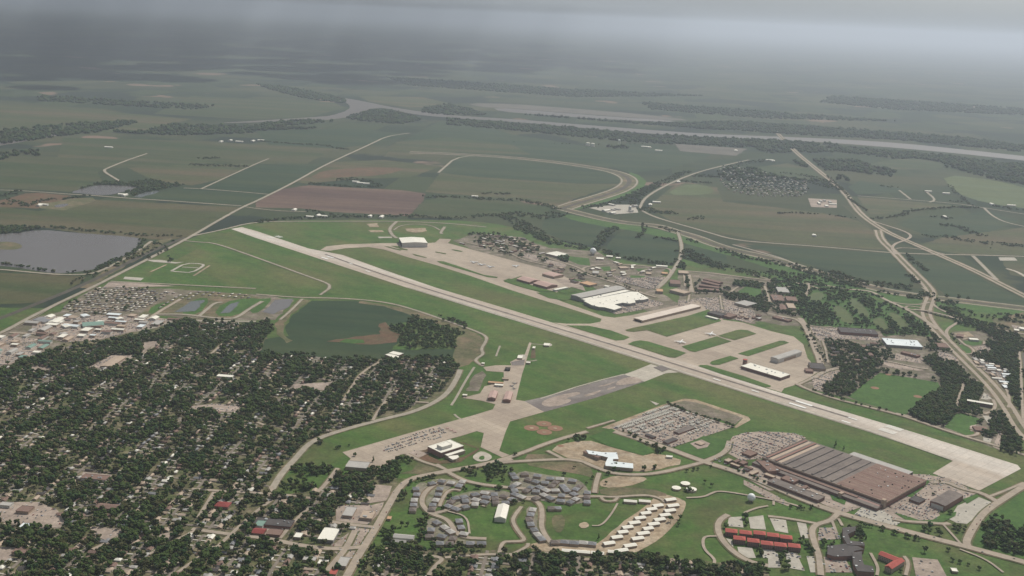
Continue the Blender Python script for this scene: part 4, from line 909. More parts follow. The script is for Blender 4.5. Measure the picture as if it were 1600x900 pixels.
building('hall', 'long low brown hall at the back of a wide car park', 'hall', 'I:1260,562 1290,550 1500,595 1480,618', 7, roof='roof_brown', wall='wall_brick', vents=3)
building('hall', 'tan square hall roof beside the highway verge', 'hall', 'A:510,292 610,288 650,338 530,348', 8, roof='roof_brown', wall='wall_tan', land='the tan square hall')
building('office_block', 'tall narrow grey block at the end of the ramp access avenue', 'block', 'C4:255,475 330,465 350,500 290,510', 8, roof='roof_dark', wall='wall_tan')
building('building', 'brown long building beside the ramp access avenue', 'building', 'I:50,770 120,765 180,800 100,810', 6, roof='roof_brown', wall='wall_brick')
building('store', 'bright white long roof beside the dirt lot across the highway', 'store', 'A:915,228 1010,228 1030,248 930,250', 6, roof='roof_white', wall='wall_white', land='the bright white long roof across the highway')
building('apartment_block', 'long white roofed brick apartment block beside the highway', 'apartment block', 'B:890,192 1210,245 1210,265 890,212', 9, roof='roof_white', wall='wall_brick', win=3, land='the long white roofed brick block by the highway')
building('hall', 'brown roofed oval drive hall near the runway end trees', 'hall', 'B:975,520 1155,545 1140,588 970,568', 6, 'hip', 'roof_brown', 'wall_brick', 3, land='the brown hall with the oval drive')
building('building', 'bright white building roof among tan yards across the highway', 'building', 'A:1480,112 1540,118 1535,135 1480,130', 6, roof='roof_white', wall='wall_tan')
building('store', 'white roofed store at the right edge beyond the wood', 'store', 'A:1545,82 1640,110 1640,130 1560,105', 6, roof='roof_white', wall='wall_white')
building('office', 'red brown roofed house office in the dirt lot across the highway', 'office', 'A:760,170 850,180 840,215 755,200', 5, 'gable', 'roof_brown', 'wall_brick', 2)
# --- museum-like hall, building under construction
building('grand_hall', 'tall cream roofed hall with brick walls beside the old ramp', 'hall', 'Q:540,302 820,222 1000,290 722,384', 13, roof='roof_white', wall='wall_brick', land='the tall cream roofed hall')
building('roof_pavilion', 'smaller white block standing on top of the cream roofed hall', 'pavilion', 'Q:663,282 785,240 850,272 730,312', 20.5, roof='roof_white', wall='wall_white')
building('hall_wing', 'long narrow cream wing in front of the cream roofed hall', 'wing', 'Q:765,405 985,335 1000,352 800,425', 8, roof='roof_white', wall='wall_tan')
poly_building('entrance_hall', 'curved fronted white entrance hall below the cream roofed hall', 'entrance hall', 'Q:790,425 925,413 938,435 900,460 860,468 825,450', 6, 'roof_white', 'wall_tan')
poly_building('building', 'zigzag cool white roofed building amid bare construction ground', 'building', 'C7:465,115 560,128 655,130 665,170 632,170 630,184 755,198 757,228 585,212 583,196 600,160 560,150 480,138', 8, 'roof_cool', 'wall_tan', 6, 'the zigzag white building')
building('building', 'unfinished grey brown wing at the tip of the zigzag building', 'school wing', 'C7:435,125 465,122 560,152 545,160', 7, roof='roof_brown', wall='wall_tan')
building('shed', 'single white portable shed on the construction ground', 'shed', 'C7:965,147 1005,150 1000,158 965,157', 4, roof='roof_white', wall='wall_white')
building('office', 'small tan roofed office on a pale island beside the trailer lot', 'office', 'V:975,545 1010,528 1075,545 1040,572', 5, 'hip', 'roof_tan', 'wall_tan', 2)
building('storage_shed', 'long grey brown storage shed inside the trailer lot', 'shed', 'V:750,425 900,370 965,385 810,450', 5, 'gable', 'roof_sawtooth', 'wall_brick', 1.5, land='the grey brown shed in the trailer lot')
building('storage_shed', 'low dark storage shed at the near corner of the trailer lot', 'shed', 'V:630,530 740,495 800,505 690,548', 5, 'gable', 'roof_dark', 'wall_brick', 1.5)
building('storage_shed', 'short purple brown shed near the tree line of the trailer lot', 'shed', 'V:460,460 480,445 560,480 545,495', 5, 'gable', 'roof_dark', 'wall_brick', 1.5)
# --- west ramp
building('hangar', 'brick red roofed hangar on the old ramp, nearer the gravel yard', 'hangar', 'Y:525,650 605,645 610,735 510,735', 9, 'gable', 'roof_pink', 'wall_brick', 3)
building('hangar', 'brick red roofed hangar on the old ramp, nearer the triangular meadow', 'hangar', 'Y:715,655 800,655 792,760 700,755', 9, 'gable', 'roof_pink', 'wall_brick', 3, land='the red roofed hangars of the old ramp')
building('shed', 'small black roofed shed on the grey pad of the old ramp', 'shed', 'Y:712,352 778,357 775,382 720,380', 5, roof='dark', wall='dark')
building('storage_shed', 'low grey roofed shed at the tapering end of the old ramp', 'shed', 'C6:570,182 690,190 712,232 572,215', 7, roof='roof_grey', wall='wall_tan', land='the grey shed at the ramp tip')
for s, lb, rf in (('Y:500,530 690,535 690,550 510,548', 'long orange tan shelter row on the old ramp', 'roof_orange'), ('Y:580,562 690,562 688,580 590,580', 'white shelter roof beside the parked jets of the old ramp', 'roof_white'),
                  ('Y:680,485 760,487 760,500 680,498', 'cream shelter strip at the top of the old ramp', 'roof_tan'), ('Y:1060,92 1088,92 1090,115 1060,115', 'small white hut at the top of the brown pad', 'roof_white'), ('Y:980,282 1030,284 1028,298 980,296', 'white hut beside the narrow end of the old ramp', 'roof_white'),
                  ('Y:420,292 455,295 455,308 425,306', 'tiny white hut in the winding track bend', 'roof_white'), ('Y:870,205 925,200 935,238 880,240', 'round shouldered white test house beside the ramp neck', 'roof_white'), ('Y:1200,55 1250,48 1275,75 1215,85', 'white test shed at the end of the meadow path', 'roof_white'),
                  ('Y:185,690 240,690 235,705 185,702', 'pale shed at the corner of the gravel yard', 'roof_white')):
    building('shed', lb, 'shed', s, 4.5, roof=rf, wall='wall_tan')
# --- south: shops along the boulevard
building('store', 'large white roofed store beside the boulevard car park', 'store', 'C6:432,598 523,606 482,680 385,668', 7, roof='roof_white', wall='wall_grey', land='the large white roofed store')
building('store', 'pale grey roofed store behind the large white one', 'store', 'C6:562,468 632,472 598,528 548,520', 6, roof='roof_grey', wall='wall_tan', land='the pale grey roofed store')
building('building', 'tan L shaped building at the boulevard corner', 'building', 'C6:665,492 742,492 732,540 655,540', 6, roof='roof_tan', wall='wall_tan', vents=4, land='the tan corner building')
building('store', 'grey green roofed store nearest the bottom of the boulevard', 'store', 'C6:530,782 588,785 562,842 502,834', 6, roof='roof_grey', wall='wall_tan', land='the grey green store at the boulevard')
building('kiosk', 'small cream roofed shop behind the large white store', 'shop', 'C6:248,632 294,632 276,662 242,656', 5, roof='roof_white', wall='wall_tan')
building('store', 'dark low mall roof with a brown parapet in the town', 'mall', 'C6:-10,532 238,556 222,578 0,590', 6, roof='roof_dark', wall='wall_brick', vents=5, land='the dark low mall')
building('store', 'bright red roofed shop in front of the dark low mall', 'shop', 'C6:-15,600 62,602 52,636 -20,630', 6, 'gable', 'roof_maroon', 'wall_brick', 3)
building('store', 'small grey green roofed shop at the end of the dark low mall', 'shop', 'C6:5,555 62,555 42,590 0,585', 7, roof='roof_green', wall='wall_white')
building('store', 'brown roofed shop between the red shop and the mall car park', 'shop', 'C6:70,605 170,612 150,645 80,640', 6, roof='roof_brown', wall='wall_brick')
building('building', 'bright red hipped roof building among town trees', 'building', 'C5:1352,432 1438,440 1432,470 1352,462', 6, 'hip', 'roof_maroon', 'wall_brick', 3, land='the red hipped building')
building('hall', 'long brown roofed hall with pale yard in the town', 'hall', 'C5:605,447 745,452 742,478 612,476', 7, 'gable', 'roof_brown', 'wall_tan', 3, land='the long brown roofed hall')
building('building', 'flat brown building with a thin white front wall in the town', 'building', 'C5:520,262 680,275 670,300 515,290', 6, roof='roof_brown', wall='wall_white', vents=4, land='the flat brown town building')
building('store', 'small bright white box store beside the western car park', 'store', 'C5:132,572 198,575 192,600 130,598', 6, roof='roof_cool', wall='wall_white', land='the small bright white box store')
building('store', 'brown roofed store at the western edge car park', 'store', 'C5:85,730 185,738 178,758 82,755', 6, roof='roof_brown', wall='wall_tan', land='the brown roofed western store')
building('store', 'grey flat store at the top of the western car park', 'store', 'C5:5,440 80,440 70,460 0,460', 6, roof='roof_grey', wall='wall_white')
building('store', 'dark tan store in the middle of the western car park', 'store', 'C5:120,470 210,460 190,500 110,495', 6, roof='roof_brown', wall='wall_tan')
building('store', 'pair joined white roofed workshops by the boulevard corner', 'workshop', 'C6:300,780 380,780 370,806 295,800', 5, roof='roof_grey', wall='wall_tan')
building('store', 'white roofed shop nearest the bottom shops lane', 'shop', 'C6:390,800 455,802 440,828 395,822', 5, roof='roof_white', wall='wall_tan')
building('canopy_building', 'orange red canopied canopy building at the bottom of the boulevard', 'canopy building', 'C6:465,862 510,862 500,890 460,890', 6, roof='roof_red', wall='wall_tan')
building('hall', 'steep bright white roofed hall on the housing estate lawn', 'hall', 'C6:1510,455 1578,455 1560,548 1500,530', 9, 'gable', 'roof_white', 'wall_white', 4, land='the bright white hall')
building('building', 'white and maroon roofed building at the edge of the dark bean field', 'building', 'C2:820,402 870,402 915,408 900,422', 6, roof='roof_white', wall='wall_brick')
building('building_wing', 'long white wing beside the maroon roofed building', 'building', 'C2:790,412 850,415 900,432 880,438', 5, roof='roof_white', wall='wall_brick', land='the white building at the bean field')
building('building', 'thin white roofed hall among the northern town trees', 'building', 'C1:1360,540 1460,546 1455,558 1360,553', 6, roof='roof_white', wall='wall_white', land='the thin white hall')
building('building', 'tan roofed long home in a pale car park of the town', 'building', 'C1:700,430 790,425 700,490 640,490', 6, 'gable', 'roof_tan', 'wall_tan', 2, land='the tan roofed long home')
building('store', 'white long store of the shops strip along the boulevard', 'store', 'C6:860,640 990,640 985,665 860,662', 6, 'gable', 'roof_grey', 'wall_white', 3)
building('store', 'second long store of the shops strip, below the white one', 'store', 'C6:850,672 940,676 935,692 845,690', 6, 'gable', 'roof_grey', 'wall_white', 3)
building('hut', 'orange sand roofed hut on the lawn of the housing estate', 'hut', 'C6:822,528 845,528 845,545 822,545', 4, roof='roof_orange', wall='wall_tan')
# --- bottom right quarter
poly_building('dormitory', 'dark L shaped brick dormitory beside the crossroad lawn', 'dormitory', 'C8:465,600 550,592 545,620 500,640 515,680 600,690 605,712 495,705 470,660', 10, 'roof_dark', 'wall_brick', 4, 'the dark L shaped dormitory')
poly_building('dormitory', 'dark brown dormitory with two courts, middle of the three', 'dormitory', 'C8:375,715 480,700 560,715 600,735 540,745 530,775 420,780 370,765', 9, 'roof_dark', 'wall_brick', 4)
poly_building('dormitory', 'dark brown dormitory lowest of the three, U around a green court', 'dormitory', 'C8:525,755 585,748 590,800 600,830 655,840 665,878 560,870 535,830', 10, 'roof_dark', 'wall_brick', 4)
r = building('dormitory', 'bright red roofed angled dormitory with tan walls beside a car park', 'dormitory', 'C8:695,755 735,748 835,800 790,815', 10, 'gable', 'roof_red', 'wall_tan', 4, win=3, land='the red roofed angled dormitory')
building('dormitory', 'shorter red roofed arm joined to the angled dormitory', 'dormitory', 'C8:725,848 745,830 848,795 850,815', 10, 'gable', 'roof_red', 'wall_tan', 4, win=3)
building('shelter', 'small white picnic shelter on the bottom right lawn', 'shelter', 'E:900,850 950,850 960,880 910,880', 4, roof='roof_white', wall='wall_tan')
upper = [(1143, 828, 'first'), (1165.2, 830.5, 'second'), (1187, 831.3, 'third'), (1208, 834.5, 'fourth'), (1228.6, 837.8, 'fifth')]
lower = [(1155.6, 839.4, 'first'), (1177.3, 843.2, 'second'), (1198.6, 847.2, 'third'), (1219.6, 849.6, 'fourth'), (1241.2, 851.2, 'fifth')]
pa, pb = G(1143, 828, 12), G(1228.6, 837.8, 12)
ar_ = math.atan2(pb[1] - pa[1], pb[0] - pa[0])
for row, nm in ((upper, 'back'), (lower, 'front')):
    for x, y, k in row:
        c = G(x, y, 12)
        building('dormitory', 'salmon red hipped dormitory, %s from the ring road in the %s row' % (k, nm), 'dormitory', None, 10.5, 'hip', 'roof_red', 'wall_brick', 3.2, win=3, at=(c[0], c[1], ar_, 23.5, 17), group='red roofed dormitory rows')
landmark('the red roofed dormitory rows', 1190, 845)

# --- radomes, tanks, control tower, water towers
def radome(px, py, dia, lab, land):
    x, y = G(px, py, dia * .52)
    r = link('radome', None, None, (x, y, 0), label=lab, category='radome')
    V = []; F = []; n = 24; k = 14
    for i in range(k + 1):
        t = math.pi * .86 * i / k
        for j in range(n): V.append((dia / 2 * math.sin(t) * math.cos(j * 2 * math.pi / n), dia / 2 * math.sin(t) * math.sin(j * 2 * math.pi / n), dia * .56 + dia / 2 * math.cos(t)))
    for i in range(k):
        for j in range(n): F.append((i * n + j, (i + 1) * n + j, (i + 1) * n + (j + 1) % n, i * n + (j + 1) % n))
    link('dome', mesh('dome', V, F, M['dome'], smooth_=True), r)
    b = dia * .26; part('base', cyl(0, 0, 0, b, dia * .13, 20), M['wall_tan'], r)
    part('door', boxes([(-1, -b - .1, 0, 1, -b + .2, 2.4)]), M['dark'], r)
    mark([(x - dia * .4, y - dia * .4), (x + dia * .4, y - dia * .4), (x + dia * .4, y + dia * .4), (x - dia * .4, y + dia * .4)], 3)
    LAND.append((land, x, y))
def cyl(x, y, z0, r, h, n=16, r2=None):
    r2 = r if r2 is None else r2
    V = [(x + r * math.cos(2 * math.pi * i / n), y + r * math.sin(2 * math.pi * i / n), z0) for i in range(n)] + [(x + r2 * math.cos(2 * math.pi * i / n), y + r2 * math.sin(2 * math.pi * i / n), z0 + h) for i in range(n)]
    return V, [(i, (i + 1) % n, n + (i + 1) % n, n + i) for i in range(n)] + [tuple(range(n))[::-1], tuple(range(n, 2 * n))]
radome(1174, 777.5, 17.5, 'white golf ball radome on the open lawn behind the red dormitories', 'the near white radome')
radome(926.6, 392.8, 29, 'large white radome among sheds at the dark bean field edge', 'the far white radome')
for px, py, d, lb in ((1071, 754.5, 21, 'farthest from the camera'), (1057, 761.5, 20, 'nearest the bare dirt road'), (1080.5, 763.5, 23, 'beside the single round tree')):
    x, y = G(px, py, 5); r = link('water_tank', None, None, (x, y, 0), label='low round white covered water tank, ' + lb, category='water tank', group='three round water tanks on the lawn')
    part('shell', cyl(0, 0, 0, d / 2, 4.5, 28), M['roof_tan'], r); part('lid', cyl(0, 0, 4.52, d / 2 + .3, .9, 28, d * .05), M['roof_white'], r)
    mark([(x - 11, y - 11), (x + 11, y - 11), (x + 11, y + 11), (x - 11, y + 11)], 3)
landmark('the three round water tanks', 1069, 760)
x, y = G(1163.5, 572.5); r = link('control_tower', None, None, (x, y, 0), A_RW, label='slim brick red control tower beside the pinkish terminal', category='control tower')
part('shaft', box(-5, -5, 0, 5, 5, 17), M['wall_brick'], r); part('cab', cyl(0, 0, 17.02, 6, 4.5, 8, 7.2), M['glass'], r); part('roof', cyl(0, 0, 21.54, 7.6, .8, 8), M['roof_red'], r)
for px, py, lb in ((918.5, 228, 'fat white fuel silo at the far power plant, nearest the river bend'), (926, 229, 'slim white fuel silo beside the fat one at the far power plant')):
    x, y = G(px, py); r = link('silo', None, None, (x, y, 0), label=lb, category='silo')
    part('shell', cyl(0, 0, 0, 17 if 'fat' in lb else 12, 26, 20), M['roof_white'], r); part('cap', cyl(0, 0, 26.02, 17 if 'fat' in lb else 12, 4, 20, 2), M['roof_white'], r)
x, y = G(967, 229); r = link('water_tower', None, None, (x, y, 0), label='thin pale water tower standing in the far river fields', category='water tower')
[part('leg', boxes([(a - .8, b - .8, 0, a + .8, b + .8, 44)]), M['plane'], r) for a in (-7, 7) for b in (-7, 7)]; part('tank', cyl(0, 0, 44.02, 10, 12, 18), M['plane'], r); part('roof', cyl(0, 0, 56.04, 10, 5, 18, .5), M['plane'], r)
x, y = G(984, 330); r = link('digester', None, None, (x, y, 0), label='grey steel treatment tower of the sewage works by the canal', category='tower')
part('shell', cyl(0, 0, 0, 8, 26, 16), M['metal'], r); part('lid', cyl(0, 0, 26.02, 8, 3, 16, 1), M['metal'], r)
landmark('the sewage works by the canal', 960, 328)

# --- overpass
def overpass():
    a, b = G(1428, 483.5), G(1504, 502); L = dist(a, b); ang = math.atan2(b[1] - a[1], b[0] - a[0])
    r = link('overpass', None, None, ((a[0] + b[0]) / 2, (a[1] + b[1]) / 2, 0), ang, label='concrete road bridge crossing over the highway interchange', category='bridge')
    part('deck', box(-L * .24, -7, 6, L * .24, 7, 7.2), M['road'], r)
    for s_ in (-1, 1):
        part('parapet', box(-L * .24, s_ * 7.2 - .2, 6, L * .24, s_ * 7.2 + .2, 8.2), M['pale_conc'], r)
        V = [(s_ * L * .24, -7, 0), (s_ * L * .24, 7, 0), (s_ * L * .24, 7, 7.2), (s_ * L * .24, -7, 7.2), (s_ * L * .5, -7, 1.1), (s_ * L * .5, 7, 1.1)]
        part('approach_ramp', (V, [(3, 2, 5, 4), (0, 3, 4), (1, 5, 2), (0, 1, 2, 3)]), M['road'], r)
    for x in (-28, -9, 9, 28): part('pier', box(x - .8, -5.5, 0, x + .8, 5.5, 5.98), M['pale_conc'], r)
overpass(); landmark('the highway overpass', 1460, 491)

# ------------------------------------------------------------------ groups of alike houses, placed one by one
def spots(s): return S(s)
def houses(name, labels_noun, plural, cat, pts, size, h, kind, roof, wall, rise, angf, adj, extra=None):
    out = []
    for i, (px, py) in enumerate(pts):
        c = G(px, py, h + rise * .4); L, W = size
        L *= rng.uniform(.9, 1.1); a = angf(i, px, py)
        o = building(name, '', cat, None, h, kind, roof if isinstance(roof, str) else roof[i % len(roof)], wall, rise, at=(c[0], c[1], a, L, W), vents=0)
        out.append((o, c[0], c[1], adj if isinstance(adj, str) else adj[i % len(adj)]))
    name_by_landmark(out, labels_noun, plural)
    return out
landmark('the curved housing estate entrance', 700, 742)
landmark('the far end of the housing estate', 925, 790)
landmark('the construction trench road', 1000, 830)
def nearest_dir(pts):
    def f(i, px, py):
        c = G(px, py); d = sorted(((G(*q)[0] - c[0]) ** 2 + (G(*q)[1] - c[1]) ** 2, j) for j, q in enumerate(pts) if j != i)
        q = G(*pts[d[0][1]]); return math.atan2(q[1] - c[1], q[0] - c[0])
    return f
EST = S('C6:1000,350 1005,385 990,420 985,450 980,480 1150,350 1140,385 1125,420 1105,450 1100,475 1100,315 1160,303 1220,312 1270,330 1220,430 1300,400 1370,385 1430,375 1490,385 1550,395 1250,475 1310,462 1370,445 1430,432 1500,435 1560,435 1130,560 1180,590 1095,605 1085,645 1270,550 1282,590 1300,630 1150,690 1210,690 1340,690 1410,690 1290,305') + \
    S('C7:20,280 80,258 160,268 150,305 30,320 175,340 90,360 20,385 240,285 300,288 378,298 250,330 340,358 400,352 200,388 240,408 150,408 470,432 365,432 130,480 118,510 108,540 118,570 140,605 160,635 185,662 270,682 330,682 390,687 450,687 500,692 250,470 285,470 5,335 60,400 320,335 420,335')
EST = [p for i, p in enumerate(EST)]

rr = random.Random(5)
for s, n in (('C7:0,250 160,255 300,280 400,290 480,340 500,430 330,440 120,410 0,430', 16), ('C6:1180,460 1220,415 1400,370 1600,380 1640,430 1400,440', 6), ('C6:1080,560 1140,540 1230,620 1260,690 1100,700', 5)):
    Pp = S(s); k = 0
    for _ in range(900):
        if k >= n: break
        q = (rr.uniform(min(a for a, b in Pp), max(a for a, b in Pp)), rr.uniform(min(b for a, b in Pp), max(b for a, b in Pp)))
        g = G(*q)
        if inside(Pp, np.array([q[0]]), np.array([q[1]]))[0] and all(dist(g, G(*e)) > 19 for e in EST) and taken[int((g[0] - MX0) / MST), int((g[1] - MY0) / MST)] != 1: EST.append(q); k += 1
dirf = nearest_dir(EST)
houses('townhouse', 'townhouse', 'estate townhouses', 'townhouse', EST, (17, 14), 5.5, 'hip', ['roof_slate', 'roof_slate', 'roof_grey', 'roof_slate', 'roof_sawtooth'], 'wall_tan', 3, dirf, ['slate roofed', 'slate roofed', 'pale grey roofed', 'slate roofed', 'brownish roofed'])
CON = S('C7:912,455 872,477 835,502 800,532 765,562 722,590 692,620 655,652 606,690 990,418 1006,455 986,486 955,514 922,542 885,570 850,598 820,628 785,660 738,704 685,735')
u0 = G(1028.7, 792); u1 = G(1021, 803); 
houses('townhouse', 'roofed townhouse shell', 'new townhouse shells', 'townhouse', CON, (24, 12), 5., 'gable', 'roof_white', 'wall_tan', 2.2, lambda i, x, y: R_(22), 'unfinished white')
CON2 = S('C7:355,738 445,745 535,752 740,428 830,428 640,745')
houses('townhouse', 'long townhouse shell', 'long townhouse shells', 'townhouse', CON2, (27, 11), 5., 'gable', 'roof_white', 'wall_tan', 2.2, lambda i, x, y: R_(-5), 'unfinished pale')

# ------------------------------------------------------------------ scattered blocks of the old base quarter, works and shops
def scatter_blocks(s, n, sizes, roofs, walls, base_angle, noun, plural, cat, hts=(4, 8), kinds=('flat', 'gable'), seed=1, adjs=None, ok=(0, 1)):
    rr = random.Random(seed); poly = [G(*q) for q in S(s)]
    xs = [p[0] for p in poly]; ys = [p[1] for p in poly]; out = []; k = 0
    for _ in range(n * 60):
        if k >= n: break
        x = rr.uniform(min(xs), max(xs)); y = rr.uniform(min(ys), max(ys))
        if not inside(poly, np.array([x]), np.array([y]))[0]: continue
        L = rr.uniform(*sizes[0]); W = rr.uniform(*sizes[1]); a = base_angle + (math.pi / 2 if rr.random() < .5 else 0)
        good = True
        for fx in (-.5, 0, .5):
            for fy in (-.5, 0, .5):
                q = (x + math.cos(a) * L * fx - math.sin(a) * W * fy, y + math.sin(a) * L * fx + math.cos(a) * W * fy)
                i = int((q[0] - MX0) / MST); j = int((q[1] - MY0) / MST)
                if not (0 <= i < MNX and 0 <= j < MNY) or taken[i, j] not in ok: good = False
        if not good: continue
        rf = rr.choice(roofs); kd = rr.choice(kinds)
        o = building(cat.replace(' ', '_'), '', cat, None, rr.uniform(*hts), kd, rf, rr.choice(walls), None if kd == 'flat' else W * .15, at=(x, y, a, L, W))
        out.append((o, x, y, {'roof_white': 'white roofed', 'roof_tan': 'tan roofed', 'roof_brown': 'brown roofed', 'roof_grey': 'grey roofed', 'roof_dark': 'dark roofed', 'roof_orange': 'orange roofed', 'roof_green': 'green roofed', 'roof_cool': 'cool white roofed', 'roof_pink': 'pink roofed', 'roof_slate': 'slate roofed'}[rf]))
        k += 1
    return out
landmark('the far brown ramp edge', 760, 385); landmark('the corner of the parade field', 1150, 450); landmark('the ring road car park', 1000, 440); landmark('the lagoon by the earth bank', 435, 478); landmark('the works yards beside the straight road', 70, 500)
landmark('the trailer park lanes', 200, 470); landmark('the swimming pool', 1493, 581); landmark('the leafy drive near the runway end', 1500, 630); landmark('the filling yards right of the highway', 1545, 590); landmark('the ramp access avenue', 1270, 560)
SH = []
SH += scatter_blocks('O:-20,170 200,50 500,70 800,120 900,170 1050,300 1300,400 1100,430 900,390 600,300 300,240', 46, ((12, 34), (8, 13)), ['roof_tan', 'roof_brown', 'roof_white', 'roof_grey', 'roof_tan', 'roof_dark'], ['wall_tan', 'wall_brick'], A_RW, 'shed', '', 'shed', (3.5, 6), seed=2, ok=(0,))
SH += scatter_blocks('O:1050,420 1300,440 1500,560 1600,700 1400,700 1200,640 1250,560', 10, ((14, 34), (9, 16)), ['roof_tan', 'roof_brown', 'roof_dark'], ['wall_tan'], A_RW, 'shed', '', 'shed', (4, 7), seed=3)
SH += scatter_blocks('K:150,460 600,425 1000,470 1150,500 1050,570 680,560 300,590', 12, ((12, 30), (9, 16)), ['roof_tan', 'roof_grey', 'roof_white'], ['wall_tan'], A_RW, 'shed', '', 'shed', (4, 7), seed=4)
SH += scatter_blocks('J:700,600 1100,680 1500,760 1100,740 900,760 720,700', 7, ((12, 26), (8, 14)), ['roof_tan', 'roof_brown', 'roof_grey'], ['wall_tan', 'wall_brick'], A_RW, 'shed', '', 'shed', (4, 7), seed=5)
SH += scatter_blocks('I:180,420 500,440 900,440 1000,480 1100,700 700,760 500,700 350,640', 15, ((14, 34), (9, 15)), ['roof_brown', 'roof_brown', 'roof_tan', 'roof_dark'], ['wall_brick', 'wall_tan'], A_EW, 'hall', '', 'shed', (5, 7), seed=6, ok=(0,))
SH += scatter_blocks('A:920,490 1130,530 1300,600 1400,650 1380,860 1300,800 1100,640', 22, ((14, 32), (9, 15)), ['roof_tan', 'roof_white', 'roof_grey', 'roof_cool'], ['wall_white', 'wall_tan'], A_EW, 'shop', '', 'shed', (4, 6), seed=7)
SH += scatter_blocks('C1:200,200 300,180 440,180 600,170 900,180 1100,200 850,270 600,330 400,340 200,290', 38, ((16, 52), (12, 26)), ['roof_white', 'roof_tan', 'roof_grey', 'roof_white', 'roof_cool', 'roof_brown'], ['wall_white', 'wall_tan'], A_EW, 'works', '', 'warehouse', (5, 8), seed=8)
SH += scatter_blocks('C1:-60,300 0,290 200,300 330,330 240,410 60,480 -60,480', 20, ((16, 40), (12, 20)), ['roof_white', 'roof_tan', 'roof_grey', 'roof_brown', 'roof_green'], ['wall_white', 'wall_tan'], A_EW, 'works', '', 'warehouse', (5, 8), seed=9)
SH += scatter_blocks('R7:480,400 640,380 770,380 790,430 640,440', 7, ((16, 50), (12, 24)), ['roof_white', 'roof_grey', 'roof_tan'], ['wall_white'], A_RW, 'works', '', 'warehouse', (6, 10), seed=10)
SH += scatter_blocks('M:20,330 150,340 300,400 480,400 640,480 800,560 700,570 380,480 200,430', 9, ((12, 28), (8, 14)), ['roof_brown', 'roof_tan', 'roof_dark'], ['wall_brick'], A_RW, 'hut', '', 'shed', (4, 7), seed=11)
SH += scatter_blocks('R8:250,340 430,350 430,400 270,395', 6, ((30, 70), (12, 20)), ['roof_white', 'roof_grey'], ['wall_white'], A_EW, 'store', '', 'warehouse', (6, 8), seed=12)
name_by_landmark([t for t in SH if t[0]['category'] == 'shed'], 'shed', 'sheds'); name_by_landmark([t for t in SH if t[0]['category'] == 'warehouse'], 'warehouse', 'warehouses')
for s, lb, rf in (('C1:215,195 260,182 320,190 305,218', 'blue grey warehouse nearest the straight country road', 'roof_slate'), ('C1:320,205 370,178 392,188 345,222', 'long cream warehouse running away beside the blue grey one', 'roof_white'), ('C1:510,215 640,207 655,230 520,240', 'broad grey green warehouse in the middle of the works yards', 'roof_green'),
                  ('C1:385,228 430,222 450,238 405,247', 'square white warehouse left of the broad grey green one', 'roof_white'), ('C1:505,168 540,160 560,172 522,180', 'sharp white roof nearest the trailer park', 'roof_cool'), ('C1:720,186 762,180 772,192 730,195', 'white roof at the end of the works yards road', 'roof_white')):
    building('warehouse', lb, 'warehouse', s, 7, 'gable', rf, 'wall_white', 2)
for px, py in ((742, 313), (556, 285), (563, 287), (573, 288), (484, 340), (497, 338), (578, 339), (596, 340), (460, 329), (170, 226), (345, 222), (365, 220), (395, 221), (405, 220), (1008, 229), (1015, 233), (1029, 236), (1150, 236), (1202, 251), (1225, 246), (1450, 300), (1478, 303), (1550, 320), (1580, 322), (195, 306), (62, 322), (68, 321), (1016, 320), (1026, 317), (1060, 285), (1552, 338), (1477, 340)):
    pass
FARM = []
for px, py in ((556, 285), (563, 287), (573, 288), (484, 340), (497, 338), (504, 339), (578, 339), (596, 340), (460, 329), (170, 231), (345, 222), (360, 220), (374, 222), (395, 221), (408, 220), (1008, 230), (1015, 231), (1029, 236), (1150, 236), (1202, 251), (1208, 252), (1450, 300), (1478, 303), (1550, 320), (1580, 322), (195, 306), (190, 305), (62, 322), (68, 321), (1016, 321), (1026, 317), (1060, 285), (1477, 340), (1272, 369), (742, 308)):
    x, y = G(px, py); big = 1 + max(0, (y - 4500) / 9000)
    o = building('barn', '', 'barn', None, 7, 'gable', 'roof_white', 'wall_white', 3, at=(x, y, A_EW + rng.choice((0, 1.57)), rng.uniform(26, 44) * big, 16 * big)); FARM.append((o, x, y, 'white roofed'))
for p, a, b in (('the farmstead above the ploughed field', 563, 287), ('the farmstead at the creek trees', 490, 339), ('the river power plant', 1000, 230), ('the far left works', 380, 220), ('the hillside farm road', 1470, 303), ('the canal bend', 985, 283), ('the gravel pit ponds', 70, 320)): landmark(p, a, b)
name_by_landmark(FARM, 'barn', 'barns')

